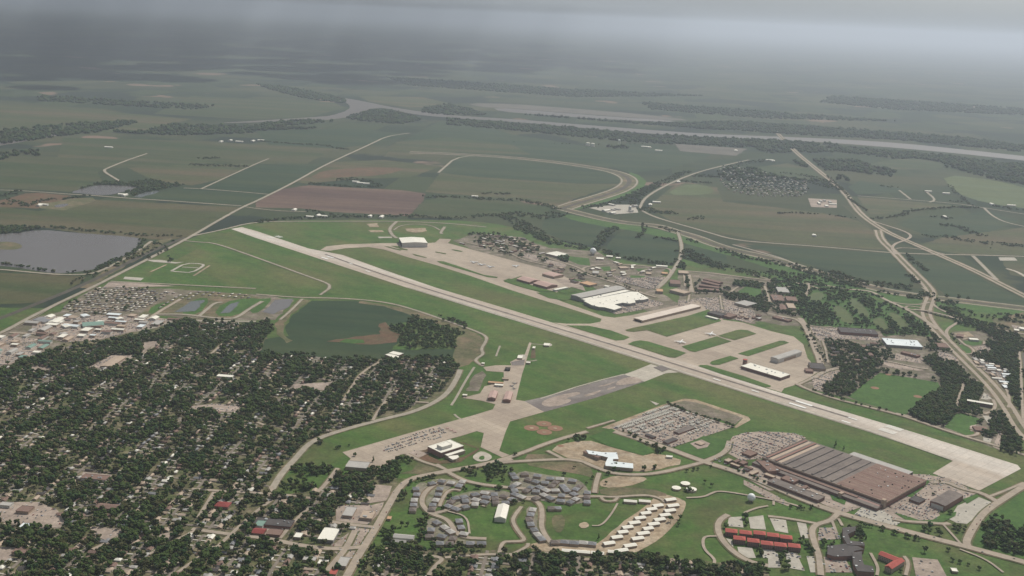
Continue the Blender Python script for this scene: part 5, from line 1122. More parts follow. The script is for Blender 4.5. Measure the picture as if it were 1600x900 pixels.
# ------------------------------------------------------------------ the town grid: streets, houses, trees
TOWN = [[G(*q) for q in S(s)] for s in ('-80,575 0,572 60,558 100,540 170,535 230,520 300,500 400,508 412,528 440,547 520,553 610,562 690,560 716,576 706,592 690,612 650,632 620,650 600,655 520,676 480,688 450,718 420,752 436,775 500,765 556,745 600,765 590,780 560,830 535,900 535,960 -90,960',
        '590,870 620,850 650,862 830,864 1000,872 1190,888 1215,960 560,960')]
E1 = (math.cos(A_EW), math.sin(A_EW)); N1 = (-E1[1], E1[0])
def en(x, y): return (x * E1[0] + y * E1[1], x * N1[0] + y * N1[1])
def xy(e, n): return (e * E1[0] + n * N1[0], e * E1[1] + n * N1[1])
H_SPOTS = []; streets = []; streets2 = []; drives = []
for ti, T in enumerate(TOWN):
    es = [en(*p) for p in T]; e0, e1 = min(a for a, b in es), max(a for a, b in es); n0, n1 = min(b for a, b in es), max(b for a, b in es)
    def ok(e, n):
        x, y = xy(e, n); return inside(T, np.array([x]), np.array([y]))[0] and free(x, y)
    rr = random.Random(11 + ti); e = e0 + 30
    while e < e1:
        n = n0; runs = []
        while n < n1:
            if ok(e, n): runs.append(n)
            n += 12
        cuts = rr.random() * 190
        for n in runs: streets.append([xy(e - 3.4, n - 6), xy(e + 3.4, n - 6), xy(e + 3.4, n + 6), xy(e - 3.4, n + 6)])
        if runs:
            n = min(runs)
            while n < max(runs):
                for sd_ in (-1, 1):
                    if ok(e + sd_ * 20, n) and ok(e, n): H_SPOTS.append((*xy(e + sd_ * (19 + rr.uniform(-1.5, 2.5)), n + rr.uniform(-2, 2)), sd_, rr.random()))
                n += rr.uniform(19, 25)
        e += rr.uniform(82, 100)
    n = n0 + 40
    while n < n1:
        e = e0
        while e < e1:
            if ok(e, n): streets2.append([xy(e - 6, n - 3.4), xy(e + 6, n - 3.4), xy(e + 6, n + 3.4), xy(e - 6, n + 3.4)])
            e += 12
        n += rr.uniform(150, 210)
def quadsheet(name, quads, material, z, kw, val):
    V = []; F = []
    for q in quads: b = len(V); V += [(*p, z) for p in q]; F.append((b, b + 1, b + 2, b + 3)); mark(q, val)
    return link(name, mesh(name, V, F, material), **kw)
quadsheet('street', streets2, M['street'], 1.34, {'kind': 'structure'}, 1)
quadsheet('street', streets, M['street'], 1.32, {'kind': 'structure'}, 1)
# trailer park and the newer suburb behind it, closely set
def rows(s, de, dn, name, size, seed, jit=.6, keep=.95):
    P = [G(*q) for q in S(s)]; rr = random.Random(seed); out = []
    es = [en(*p) for p in P]; e = min(a for a, b in es)
    while e < max(a for a, b in es):
        n = min(b for a, b in es)
        while n < max(b for a, b in es):
            x, y = xy(e + rr.uniform(-jit, jit), n + rr.uniform(-jit, jit))
            if inside(P, np.array([x]), np.array([y]))[0] and free(x, y) and rr.random() < keep: out.append((x, y, size, rr.random()))
            n += dn
        e += de
    return out
MOB = rows('C1:400,130 600,0 720,-20 1000,20 1100,30 850,150 700,180 480,160', 17, 26, 'm', 0, 5, 3.5, .86) + rows('C1:1060,60 1250,15 1480,30 1600,55 1500,75 1250,50 1080,110 1000,140 940,140', 24, 34, 'm', 0, 6, 2) + \
    rows('C1:1000,220 1240,215 1600,230 1640,300 1400,270 1200,280 1000,270', 24, 38, 'm', 1, 7, 3) + rows('R8:-300,160 -280,140 60,170 230,220 260,280 200,330 100,330 -40,330 -200,310 -290,260', 30, 44, 'm', 1, 8, 13, .8) + rows('C6:1250,780 1500,790 1640,800 1600,900 1200,900', 40, 45, 'm', 1, 9, 5)

# shared shapes
def geo(VF_list):
    """[(V, F, material index)] -> arrays with triangles."""
    V = []; T = []; K = []
    for v, f, k in VF_list:
        b = len(V); V += v
        for q in f:
            for i in range(1, len(q) - 1): T.append((b + q[0], b + q[i], b + q[i + 1])); K.append(k)
    return np.array(V, np.float32), np.array(T, np.int32), np.array(K, np.int32)
def merged(name, mats, inst, **kw):
    """inst: [(geo, Nx(x, y, z, rz, s, sz) array, material offset array or None)] -> ONE mesh object."""
    Vs = []; Ts = []; Ks = []; b = 0
    for (V, T, K), A, off in inst:
        if len(A) == 0: continue
        A = np.asarray(A, np.float32); n = len(A); c = np.cos(A[:, 3])[:, None]; s = np.sin(A[:, 3])[:, None]
        X = (V[None, :, 0] * c - V[None, :, 1] * s) * A[:, 4][:, None] + A[:, 0][:, None]
        Y = (V[None, :, 0] * s + V[None, :, 1] * c) * A[:, 4][:, None] + A[:, 1][:, None]
        Zc = V[None, :, 2] * A[:, 5][:, None] + A[:, 2][:, None]
        Vs.append(np.stack([X, Y, Zc], -1).reshape(-1, 3))
        Ts.append((T[None] + (np.arange(n) * len(V))[:, None, None] + b).reshape(-1, 3)); b += n * len(V)
        k = np.repeat(K[None], n, 0)
        if off is not None: k = k + np.where(K[None] >= 0, np.asarray(off)[:, None], 0) * (K[None] == 0)
        Ks.append(k.reshape(-1))
    V = np.concatenate(Vs).astype(np.float32); T = np.concatenate(Ts).astype(np.int32); K = np.concatenate(Ks).astype(np.int32)
    me = bpy.data.meshes.new(name)
    me.vertices.add(len(V)); me.vertices.foreach_set('co', V.ravel())
    me.loops.add(len(T) * 3); me.loops.foreach_set('vertex_index', T.ravel())
    me.polygons.add(len(T)); me.polygons.foreach_set('loop_start', np.arange(len(T), dtype=np.int32) * 3); me.polygons.foreach_set('loop_total', np.full(len(T), 3, np.int32))
    for m_ in mats: me.materials.append(m_)
    me.polygons.foreach_set('material_index', K); me.update(calc_edges=True)
    return link(name, me, **kw)
HOUSE_ROOFS = ['roof_tan', 'roof_grey', 'roof_brown', 'roof_dark', 'roof_white', 'roof_slate']
HOUSE_ADJ = ['tan roofed', 'grey roofed', 'brown roofed', 'dark roofed', 'white roofed', 'slate roofed']
def house_geo(L, W, kind):
    if kind == 1: # with a side wing
        rf = [roof_shape('gable', L, W, 3.02, W * .24), None]
        v, f = roof_shape('gable', W * .9, W * .8, 3.01, W * .18)
        v2 = [(x * 0 + y + L * .25, x + W * .55, z) for x, y, z in v]
        bx = box(L * .25 - W * .38, 0, 0, L * .25 + W * .38, W * .98, 3)
        return [box(-L / 2, -W / 2, 0, L / 2, W / 2, 3), bx], [rf[0], (v2, f)]
    return [box(-L / 2, -W / 2, 0, L / 2, W / 2, 3)], [roof_shape('gable' if kind == 0 else 'hip', L, W, 3.02, W * .25)]
HV = [(14, 9, 0), (16, 9.5, 1), (12, 9, 2), (17, 8.5, 0), (13, 10, 1), (12, 6, 0)]
def in_view(x, y, z=5, pad=10):
    px, py = PX(x, y, z); return -pad < px < 1600 + pad and -pad < py < 900 + pad
HL = []
for x, y, sd_, r_ in H_SPOTS:
    v = int(r_ * 97) % 5; a = A_EW + (math.pi / 2 if r_ < .6 else 0)
    HL.append((x, y, a, v, [0, 0, 1, 1, 2, 3, 4, 5, 0, 2][int(r_ * 991) % 10]))
    marker(x, y, a, 14, 10, 1, 3)
    if r_ < .8:
        ex, ey = xy(*[en(x, y)[0] - sd_ * 11, en(x, y)[1] + 3]); drives.append([xy(en(ex, ey)[0] - 6, en(ex, ey)[1] - 2), xy(en(ex, ey)[0] + 6, en(ex, ey)[1] - 2), xy(en(ex, ey)[0] + 6, en(ex, ey)[1] + 2.5), xy(en(ex, ey)[0] - 6, en(ex, ey)[1] + 2.5)])
quadsheet('driveway', drives, M['pale_lot'], 1.3, {'kind': 'structure'}, 1)
for x, y, k, r_ in MOB:
    HL.append((x, y, A_EW + (0 if r_ < .5 else math.pi / 2) if k else A_EW + R_(70), int(r_ * 97) % 5 if k else 5, [1, 4, 1, 0, 4, 5][int(r_ * 991) % 6])); marker(x, y, 0, 12, 10, 0, 3)
def dcam(x, y): return x * x + y * y + H * H
HL.sort(key=lambda t: dcam(t[0], t[1]))
H_IN = [t for t in HL if in_view(t[0], t[1])]
print('houses', len(HL), len(H_IN))
near = H_IN[:300]; rest = [t for t in H_IN[300:]]
wall_me = {}; roof_me = {}
for v in range(6):
    Wl, Rf = house_geo(*HV[v])
    def cat_(ls):
        V = []; F = []
        for a, b in ls:
            F += [tuple(i + len(V) for i in q) for q in b]; V += a
        return V, F
    wall_me[v] = mesh('house_wall', *cat_(Wl), M['wall_tan'] if v % 2 else M['wall_white'])
    for k in range(6): roof_me[v, k] = mesh('house_roof', *cat_(Rf), M[HOUSE_ROOFS[k]])
out = []
for x, y, a, v, k in near:
    o = link('house', wall_me[v], None, (x, y, 0), a, category='house'); link('roof', roof_me[v, k], o); out.append((o, x, y, HOUSE_ADJ[k]))
H_NEAR = out
inst = []
for v in range(6):
    Wl, Rf = house_geo(*HV[v])
    A = [(x, y, 0, a, 1, 1) for x, y, a, vv, k in rest if vv == v]; kk = [k for x, y, a, vv, k in rest if vv == v]
    g = geo([(p[0], p[1], 6) for p in Wl] + [(p[0], p[1], 0) for p in Rf])
    if A: inst.append((g, A, kk))
merged('houses', [M[k] for k in HOUSE_ROOFS] + [M['wall_tan']], inst, kind='stuff', label='mass of small houses and trailer homes filling the farther town blocks', category='houses')
# ------------------------------------------------------------------ cars
for p, a, b in (('the round car park behind the plant', 1180, 695), ('the plant car parks', 1350, 800), ('the depot car park', 1000, 470), ('the museum ramp rows', 640, 695), ('the bottom car park', 1445, 885), ('the dormitory car park with the court', 1305, 880), ('the pale lots below the red rows', 1210, 875), ('the wide door hangar yard', 1440, 800), ('the plant frontage road', 1190, 765), ('the boulevard car park', 545, 835)): landmark(p, a, b)
def car_geo():
    body = ([(-2.2, -.88, .35), (2.2, -.88, .35), (2.2, .88, .35), (-2.2, .88, .35), (-2.2, -.88, .85), (2.2, -.88, .8), (2.2, .88, .8), (-2.2, .88, .85)], box(0, 0, 0, 1, 1, 1)[1], 0)
    cab = ([(-1.5, -.8, .86), (1.1, -.8, .86), (1.1, .8, .86), (-1.5, .8, .86), (-1.1, -.68, 1.4), (.4, -.68, 1.4), (.4, .68, 1.4), (-1.1, .68, 1.4)], box(0, 0, 0, 1, 1, 1)[1], 6)
    top = ([(-1.1, -.68, 1.41), (.4, -.68, 1.41), (.4, .68, 1.41), (-1.1, .68, 1.41)], [(0, 1, 2, 3)], 0)
    wh = []
    for x in (-1.4, 1.4):
        for y in (-.8, .8): wh.append((*box(x - .33, y - .12, 0, x + .33, y + .12, .66), 7))
    return [body, cab, top] + wh
CG = car_geo()
CARPTS = []
def park(s, ang, fill, pitch=16., slot=2.9, seed=0, ok=(1, 0, 2)):
    P = [G(*q) for q in S(s)]; rr = random.Random(seed); c, s_ = math.cos(ang), math.sin(ang)
    rot = lambda p: (p[0] * c + p[1] * s_, -p[0] * s_ + p[1] * c)
    R = [rot(p) for p in P]; v = min(b for a, b in R) + 3
    while v < max(b for a, b in R) - 2:
        for dv in (0, 5.6):
            u = min(a for a, b in R); f_ = fill * rr.uniform(.5, 1.3); ph = rr.random() * 6
            while u < max(a for a, b in R):
                loc = f_ * (1 + .7 * math.sin(u * .02 + ph))
                if rr.random() < loc:
                    x, y = u * c - (v + dv) * s_, u * s_ + (v + dv) * c
                    i = int((x - MX0) / MST); j = int((y - MY0) / MST)
                    if inside(P, np.array([x]), np.array([y]))[0] and 0 <= i < MNX and 0 <= j < MNY and taken[i, j] in ok:
                        CARPTS.append((x, y, ang + math.pi / 2 + (math.pi if rr.random() < .5 else 0), rr.choice([0, 0, 0, 0, 1, 2, 2, 2, 3, 4, 5]), 1.2))
                u += slot
        v += pitch
FILL = {0: 0.43, 1: 0.34, 2: 0.34, 3: 0.31, 4: 0.34, 5: 0.19, 6: 0.31, 7: 0.22, 8: 0.19, 9: 0.31, 10: 0.42, 11: 0.1, 14: 0.17, 15: 0.04, 16: 0.35, 17: 0.22, 18: 0.03, 19: 0.01, 20: 0.02, 21: 0.02, 22: 0.05, 23: 0.15, 24: 0.19, 25: 0.07, 26: 0.07, 27: 0.03, 28: 0.34, 29: 0.4, 30: 0.07, 32: 0.09, 33: 0.11, 34: 0.09, 36: 0.09, 38: 0.06, 41: 0.12, 44: 0.19, 47: 0.19, 48: 0.19, 50: 0.09, 57: 0.19, 61: 0.12, 63: 0.09, 64: 0.07}
for i, (s, k, c_) in enumerate(LOTS):
    if c_ or i in FILL:
        a = A_RW if i < 18 else A_EW
        if 18 <= i <= 30: a = ar_ + math.pi / 2 if i < 28 else A_EW + math.pi / 2
        park(s, a, FILL.get(i, .25), seed=i)
park('Q:0,300 250,200 560,90 720,60 800,150 700,200 560,230 300,300 100,380 0,380', A_RW + math.pi / 2, .4, seed=99)
park('C7:1250,170 1320,150 1600,300 1500,290', A_RW, .3, seed=98)
# the highway's and the arterial's traffic
for s, gap in (('1100,722 1150,737 1200,759 1250,780 1310,802 1375,820 1450,840 1510,856 1600,880', 60), ('1592,667 1576,638 1550,603 1512,566 1482,536', 90), ('560,885 585,830 607,790 625,760 645,747', 45), ('1512,835 1525,815 1555,790', 50)):
    p = smooth([G(*q) for q in S(s)], 2); rr = random.Random(len(s)); acc = 20
    for a, b in zip(p, p[1:]):
        l = dist(a, b); acc -= l
        while acc < 0:
            t = rr.random(); o_ = rr.choice((-4.5, 4.5)); nx, ny = -(b[1] - a[1]) / l, (b[0] - a[0]) / l
            CARPTS.append((a[0] + (b[0] - a[0]) * t + nx * o_, a[1] + (b[1] - a[1]) * t + ny * o_, math.atan2(b[1] - a[1], b[0] - a[0]), rr.choice([0, 1, 2, 3, 5]), 2.32)); acc += gap * rr.uniform(.5, 1.5)
CARPTS = [c for c in CARPTS if in_view(c[0], c[1], 1)]
CARPTS.sort(key=lambda t: dcam(t[0], t[1]))
print('cars', len(CARPTS))
def flat(ls):
    V = []; F = []; K = []
    for v, f, k in ls: F += [tuple(i + len(V) for i in q) for q in f]; V += v; K += [k] * len(f)
    return V, F, K
cme = []
for k in range(6):
    V, F, K = flat(CG); cme.append(mesh('car', V, F, [CARS[k], M['cabin'], M['dark']], [{0: 0, 6: 1, 7: 2}[q] for q in K]))
items = []
for x, y, a, k, z_ in CARPTS[:300]:
    o = link('parked_car', cme[k], None, (x, y, z_), a, category='car'); items.append((o, x, y, CAR_WORD[k]))
name_by_landmark(items, 'car', 'cars')
A = [(x, y, z_, a, 1, 1) for x, y, a, k, z_ in CARPTS[300:]]
merged('parked_cars', CARS + [M['cabin'], M['dark']], [(geo(CG), A, [c[3] for c in CARPTS[300:]])], kind='stuff', label='mass of small parked cars filling the farther car parks', category='cars')

# campers and boats on trailers in the storage lot
def camper(L, col):
    r = [(*box(-L / 2, -1.25, .9, L / 2, 1.25, 3.2), 0), (*box(-L / 2 + .6, -1.28, 2., L / 2 - .9, 1.28, 2.6), 1), (*box(L / 2, -.15, .7, L / 2 + 1.2, .15, .9), 2), (*box(-.9, -1.2, 0, .9, 1.2, .88), 2), (*box(-1, -.5, 3.22, .2, .5, 3.5), 2)]
    V, F, K = flat(r); return mesh('camper', V, F, [M[col], M['glass'], M['dark']], K)
CM = [camper(7.5, 'roof_white'), camper(9.5, 'roof_white'), camper(6, 'roof_tan'), camper(10, 'roof_grey')]
CADJ = ['short white', 'long white', 'short tan', 'long grey']
P = [G(*q) for q in S('V:110,385 680,165 1180,330 1000,470 640,420 560,440 480,440 420,480')]; items = []; rr = random.Random(21)
c, s_ = math.cos(A_RW), math.sin(A_RW); R = [(p[0] * c + p[1] * s_, -p[0] * s_ + p[1] * c) for p in P]; u = min(a for a, b in R) + 6; row = 0
while u < max(a for a, b in R):
    v = min(b for a, b in R)
    while v < max(b for a, b in R):
        x, y = u * c - v * s_, u * s_ + v * c
        if inside(P, np.array([x]), np.array([y]))[0] and free_np(np.array([x]), np.array([y])) is not None and taken[int((x - MX0) / MST), int((y - MY0) / MST)] != 3 and rr.random() < (.93 if row < 3 else .66):
            k = rr.choice([0, 1, 0, 1, 2, 3] if row > 3 else [1, 0, 1]); items.append((link('camper_trailer', CM[k], None, (x, y, 1.2), A_RW + rr.uniform(-.05, .05), category='camper'), x, y, CADJ[k]))
        v += rr.uniform(4.8, 7)
    u += 13 if row % 2 else 19; row += 1
landmark('the far corner of the trailer lot', 1040, 634); landmark('the left corner of the trailer lot', 957, 668); landmark('the dividing hedge of the trailer lot', 1090, 645)
name_by_landmark(items[:300], 'camper trailer', 'camper trailers'); print('campers', len(items))
for o, *_ in items[300:]: bpy.data.objects.remove(o)

# ------------------------------------------------------------------ aircraft
def tube_(x0, x1, prof, z, n=12, y=0):
    V = []; F = []
    for t, r in prof:
        for j in range(n): V.append((x0 + (x1 - x0) * t, y + r * math.cos(j * 2 * math.pi / n), z + r * math.sin(j * 2 * math.pi / n)))
    for i in range(len(prof) - 1):
        for j in range(n): F.append((i * n + j, i * n + (j + 1) % n, (i + 1) * n + (j + 1) % n, (i + 1) * n + j))
    F += [tuple(range(n))[::-1], tuple(range((len(prof) - 1) * n, len(prof) * n))]
    return V, F
def wing(x0, x1, xt0, xt1, y0, yt, z, zt, th):
    V = [(x0, y0, z), (x1, y0, z), (xt1, yt, zt), (xt0, yt, zt), (x0, y0, z + th), (x1, y0, z + th), (xt1, yt, zt + th * .3), (xt0, yt, zt + th * .3)]
    return V, box(0, 0, 0, 1, 1, 1)[1]
def plane(px, py, ang, lab, grp, s=1., name='jet_aircraft', colr='plane'):
    x, y = G(px, py); r = link(name, None, None, (x, y, 1), ang, label=lab, category='aircraft', group=grp); r.scale = (s, s, s)
    m_ = M[colr]
    link('fuselage', mesh('fuselage', *tube_(-20, 21, [(0, .3), (.12, 1.2), (.28, 2.), (.88, 2.1), (.96, 1.4), (1, .4)], 4), m_, smooth_=False), r)
    for sg in (-1, 1):
        link('wing', mesh('wing', *wing(5, -4, -9, -12, sg * 1.8, sg * 20, 3, 4.4, .8), m_), r)
        link('tailplane', mesh('tailplane', *wing(-14, -18, -18, -20.5, sg * .8, sg * 7, 5, 5.4, .4), m_), r)
        for k, (ex, ey) in enumerate(((2.5, 7), (-3, 13))): part('engine', tube_(ex - 1.5, ex + 3.5, [(0, .7), (.5, 1.1), (1, 1.)], 2.3, 8, sg * ey), M['metal'], r)
    V = [(-13, -.25, 6), (-19, -.25, 6), (-20.5, -.2, 12.5), (-18, -.2, 12.5), (-13, .25, 6), (-19, .25, 6), (-20.5, .2, 12.5), (-18, .2, 12.5)]
    link('tail_fin', mesh('tail_fin', V, box(0, 0, 0, 1, 1, 1)[1], M['plane'] if name == 'jet_aircraft' else M['roof_red']), r)
    [part('landing_gear', boxes([q]), M['dark'], r) for q in ((14, -.3, 0, 14.6, .3, 2.4), (-1, -3, 0, -.2, -2.4, 3.2), (-1, 2.4, 0, -.2, 3, 3.2))]
    part('cockpit_window', boxes([(18.2, -1.25, 4.5, 19.2, 1.25, 5.2)]), M['glass'], r)
g1 = 'white jets parked on the far ramp'
for px, py, l in ((741, 411, 'leftmost of three white jets side by side on the far ramp'), (753, 414.6, 'middle of three white jets side by side on the far ramp'), (766.5, 418, 'rightmost of three white jets side by side on the far ramp')): plane(px, py, A_RW + math.pi / 2 - .6, l, g1, .85)
plane(806, 416.8, A_RW + math.pi / 2 - .2, 'white jet parked alone right of the three on the far ramp', g1, .85)
g2 = 'white jets beside the green ramp islands'
plane(1064, 535.5, A_RW + math.pi * .62, 'white four engined jet at the left tip of the ramp island', g2); plane(1111, 523, A_RW + math.pi * .62, 'white four engined jet at the upper edge of the ramp island', g2)
g3 = 'small parked jets on the old ramp'
for i, (px, py, l) in enumerate(((700, 670, 'red tailed stunt jet at the left end of the red line'), (706, 673, 'second red tailed stunt jet of the red line'), (711, 675.5, 'red tailed stunt jet at the right end of the red line'))): plane(px, py, 1.2, l, 'red tailed stunt jets on the old ramp', .36, 'fighter_jet', 'roof_pink')
for i, (px, py) in enumerate(((800, 604), (803, 608), (804, 600), (779, 605), (776, 603))): plane(px, py, .8 + i, ('dark small jet near the red hangars, ' + ['lower of the right trio', 'nearest the meadow in the trio', 'upper of the right trio', 'right of the pair by the shelter', 'left of the pair by the shelter'][i]), g3, .4, 'fighter_jet', 'roof_slate')

# ------------------------------------------------------------------ trees: crowns of many ragged leaf clumps on a trunk
t_ = (1 + 5 ** .5) / 2
ICO_V = np.array([(-1, t_, 0), (1, t_, 0), (-1, -t_, 0), (1, -t_, 0), (0, -1, t_), (0, 1, t_), (0, -1, -t_), (0, 1, -t_), (t_, 0, -1), (t_, 0, 1), (-t_, 0, -1), (-t_, 0, 1)]) / math.sqrt(1 + t_ * t_)
ICO_F = [(0, 11, 5), (0, 5, 1), (0, 1, 7), (0, 7, 10), (0, 10, 11), (1, 5, 9), (5, 11, 4), (11, 10, 2), (10, 7, 6), (7, 1, 8), (3, 9, 4), (3, 4, 2), (3, 2, 6), (3, 6, 8), (3, 8, 9), (4, 9, 5), (2, 4, 11), (6, 2, 10), (8, 6, 7), (9, 8, 1)]
def tree_geo(seed, n, rx, h, conical=False, trunk=True):
    rr = np.random.RandomState(seed); out = []
    for i in range(n):
        if conical:
            z = (i + .5) / n; rad = rx * (1 - z) * .8; a = rr.rand() * 6.28; cx_, cy_ = rad * .5 * math.cos(a), rad * .5 * math.sin(a); cz = h * (.15 + .8 * z); r = rx * (.75 - .5 * z)
        else:
            a = rr.rand() * 6.28; d = rx * .68 * math.sqrt(rr.rand()); zz = rr.rand()
            cx_, cy_ = d * math.cos(a), d * math.sin(a); cz = h * (.42 + .4 * zz * (1 - .4 * d / rx)); r = rx * rr.uniform(.26, .5)
        v = ICO_V * (r * rr.uniform(.62, 1.3, (12, 1))) * np.array([1, 1, .85]) + np.array([cx_, cy_, cz])
        out.append(([tuple(q) for q in v.tolist()], ICO_F, 0))
    if trunk:
        v, f = cyl(0, 0, 0, rx * .09, h * .55, 5, rx * .045); out.append((v, f, 6))
        for k in range(3):
            a = rr.rand() * 6.28; q = rx * .5
            vv = [(rx * .04, 0, h * .3), (-rx * .04, 0, h * .3), (q * math.cos(a), q * math.sin(a), h * .62)]
            out.append((vv, [(0, 1, 2)], 6))
    return out
TV = [tree_geo(100 + i, 11, r, h) for i, (r, h) in enumerate([(6, 12), (6.5, 14), (5, 11), (7, 13), (5.5, 15), (6, 10)])] + [tree_geo(140, 6, 2.8, 12, True), tree_geo(141, 6, 3.2, 9, True)]
TR = [6, 6.5, 5, 7, 5.5, 6, 2.8, 3.2]
LUMP = [tree_geo(200 + i, 4, 10, 12, trunk=False) for i in range(4)]
BIG = [tree_geo(300 + i, 3, 26, 17, trunk=False) for i in range(4)]
TREES = []     # x, y, variant, rotation, scale, leaf
def scatter(s, per_ha, seed, scale=(.6, 1.3), respect=True, leafs=(0, 0, 1, 1, 2, 4, 5), world=False, vs=(0, 1, 2, 3, 4, 5, 0, 1, 2, 3, 4, 7), patch=0, okv=(0,)):
    P = s if world else [G(*q) for q in S(s)]
    xs = [p[0] for p in P]; ys = [p[1] for p in P]; rs = np.random.RandomState(seed)
    n = int((max(xs) - min(xs)) * (max(ys) - min(ys)) / 1e4 * per_ha)
    X = rs.uniform(min(xs), max(xs), n); Y = rs.uniform(min(ys), max(ys), n); k = inside(P, X, Y)
    if respect:
        i = np.clip(((X - MX0) / MST).astype(int), 0, MNX - 1); j = np.clip(((Y - MY0) / MST).astype(int), 0, MNY - 1)
        k &= np.isin(taken[i, j], okv)
    if patch: k &= (np.sin(X / 37 + np.sin(Y / 61) * 2) + np.sin(Y / 43 + np.sin(X / 53) * 2) + rs.uniform(-.8, .8, n)) > patch
    for x, y in zip(X[k], Y[k]):
        TREES.append((x, y, vs[rs.randint(len(vs))], rs.rand() * 6.28, rs.uniform(*scale), leafs[rs.randint(len(leafs))]))
def treeline(s, wd, per100, seed, scale=(.6, 1.), respect=False, leafs=(0, 0, 1, 2, 4, 5)):
    p = smooth([G(*q) for q in S(s)], 1); rs = np.random.RandomState(seed)
    for a, b in zip(p, p[1:]):
        l = dist(a, b); n = rs.poisson(l * per100 / 100)
        for _ in range(n):
            t = rs.rand(); o = rs.uniform(-wd / 2, wd / 2); x = a[0] + (b[0] - a[0]) * t - (b[1] - a[1]) / l * o; y = a[1] + (b[1] - a[1]) * t + (b[0] - a[0]) / l * o
            if respect and not free(x, y): continue
            TREES.append((x, y, rs.randint(6), rs.rand() * 6.28, rs.uniform(*scale), leafs[rs.randint(len(leafs))]))
for i, T in enumerate(TOWN): scatter(T, 55, 30 + i, (.75, 1.45), world=True)
for i, T in enumerate(TOWN): scatter(T, 82, 50 + i, (1., 1.6), world=True, patch=.45)
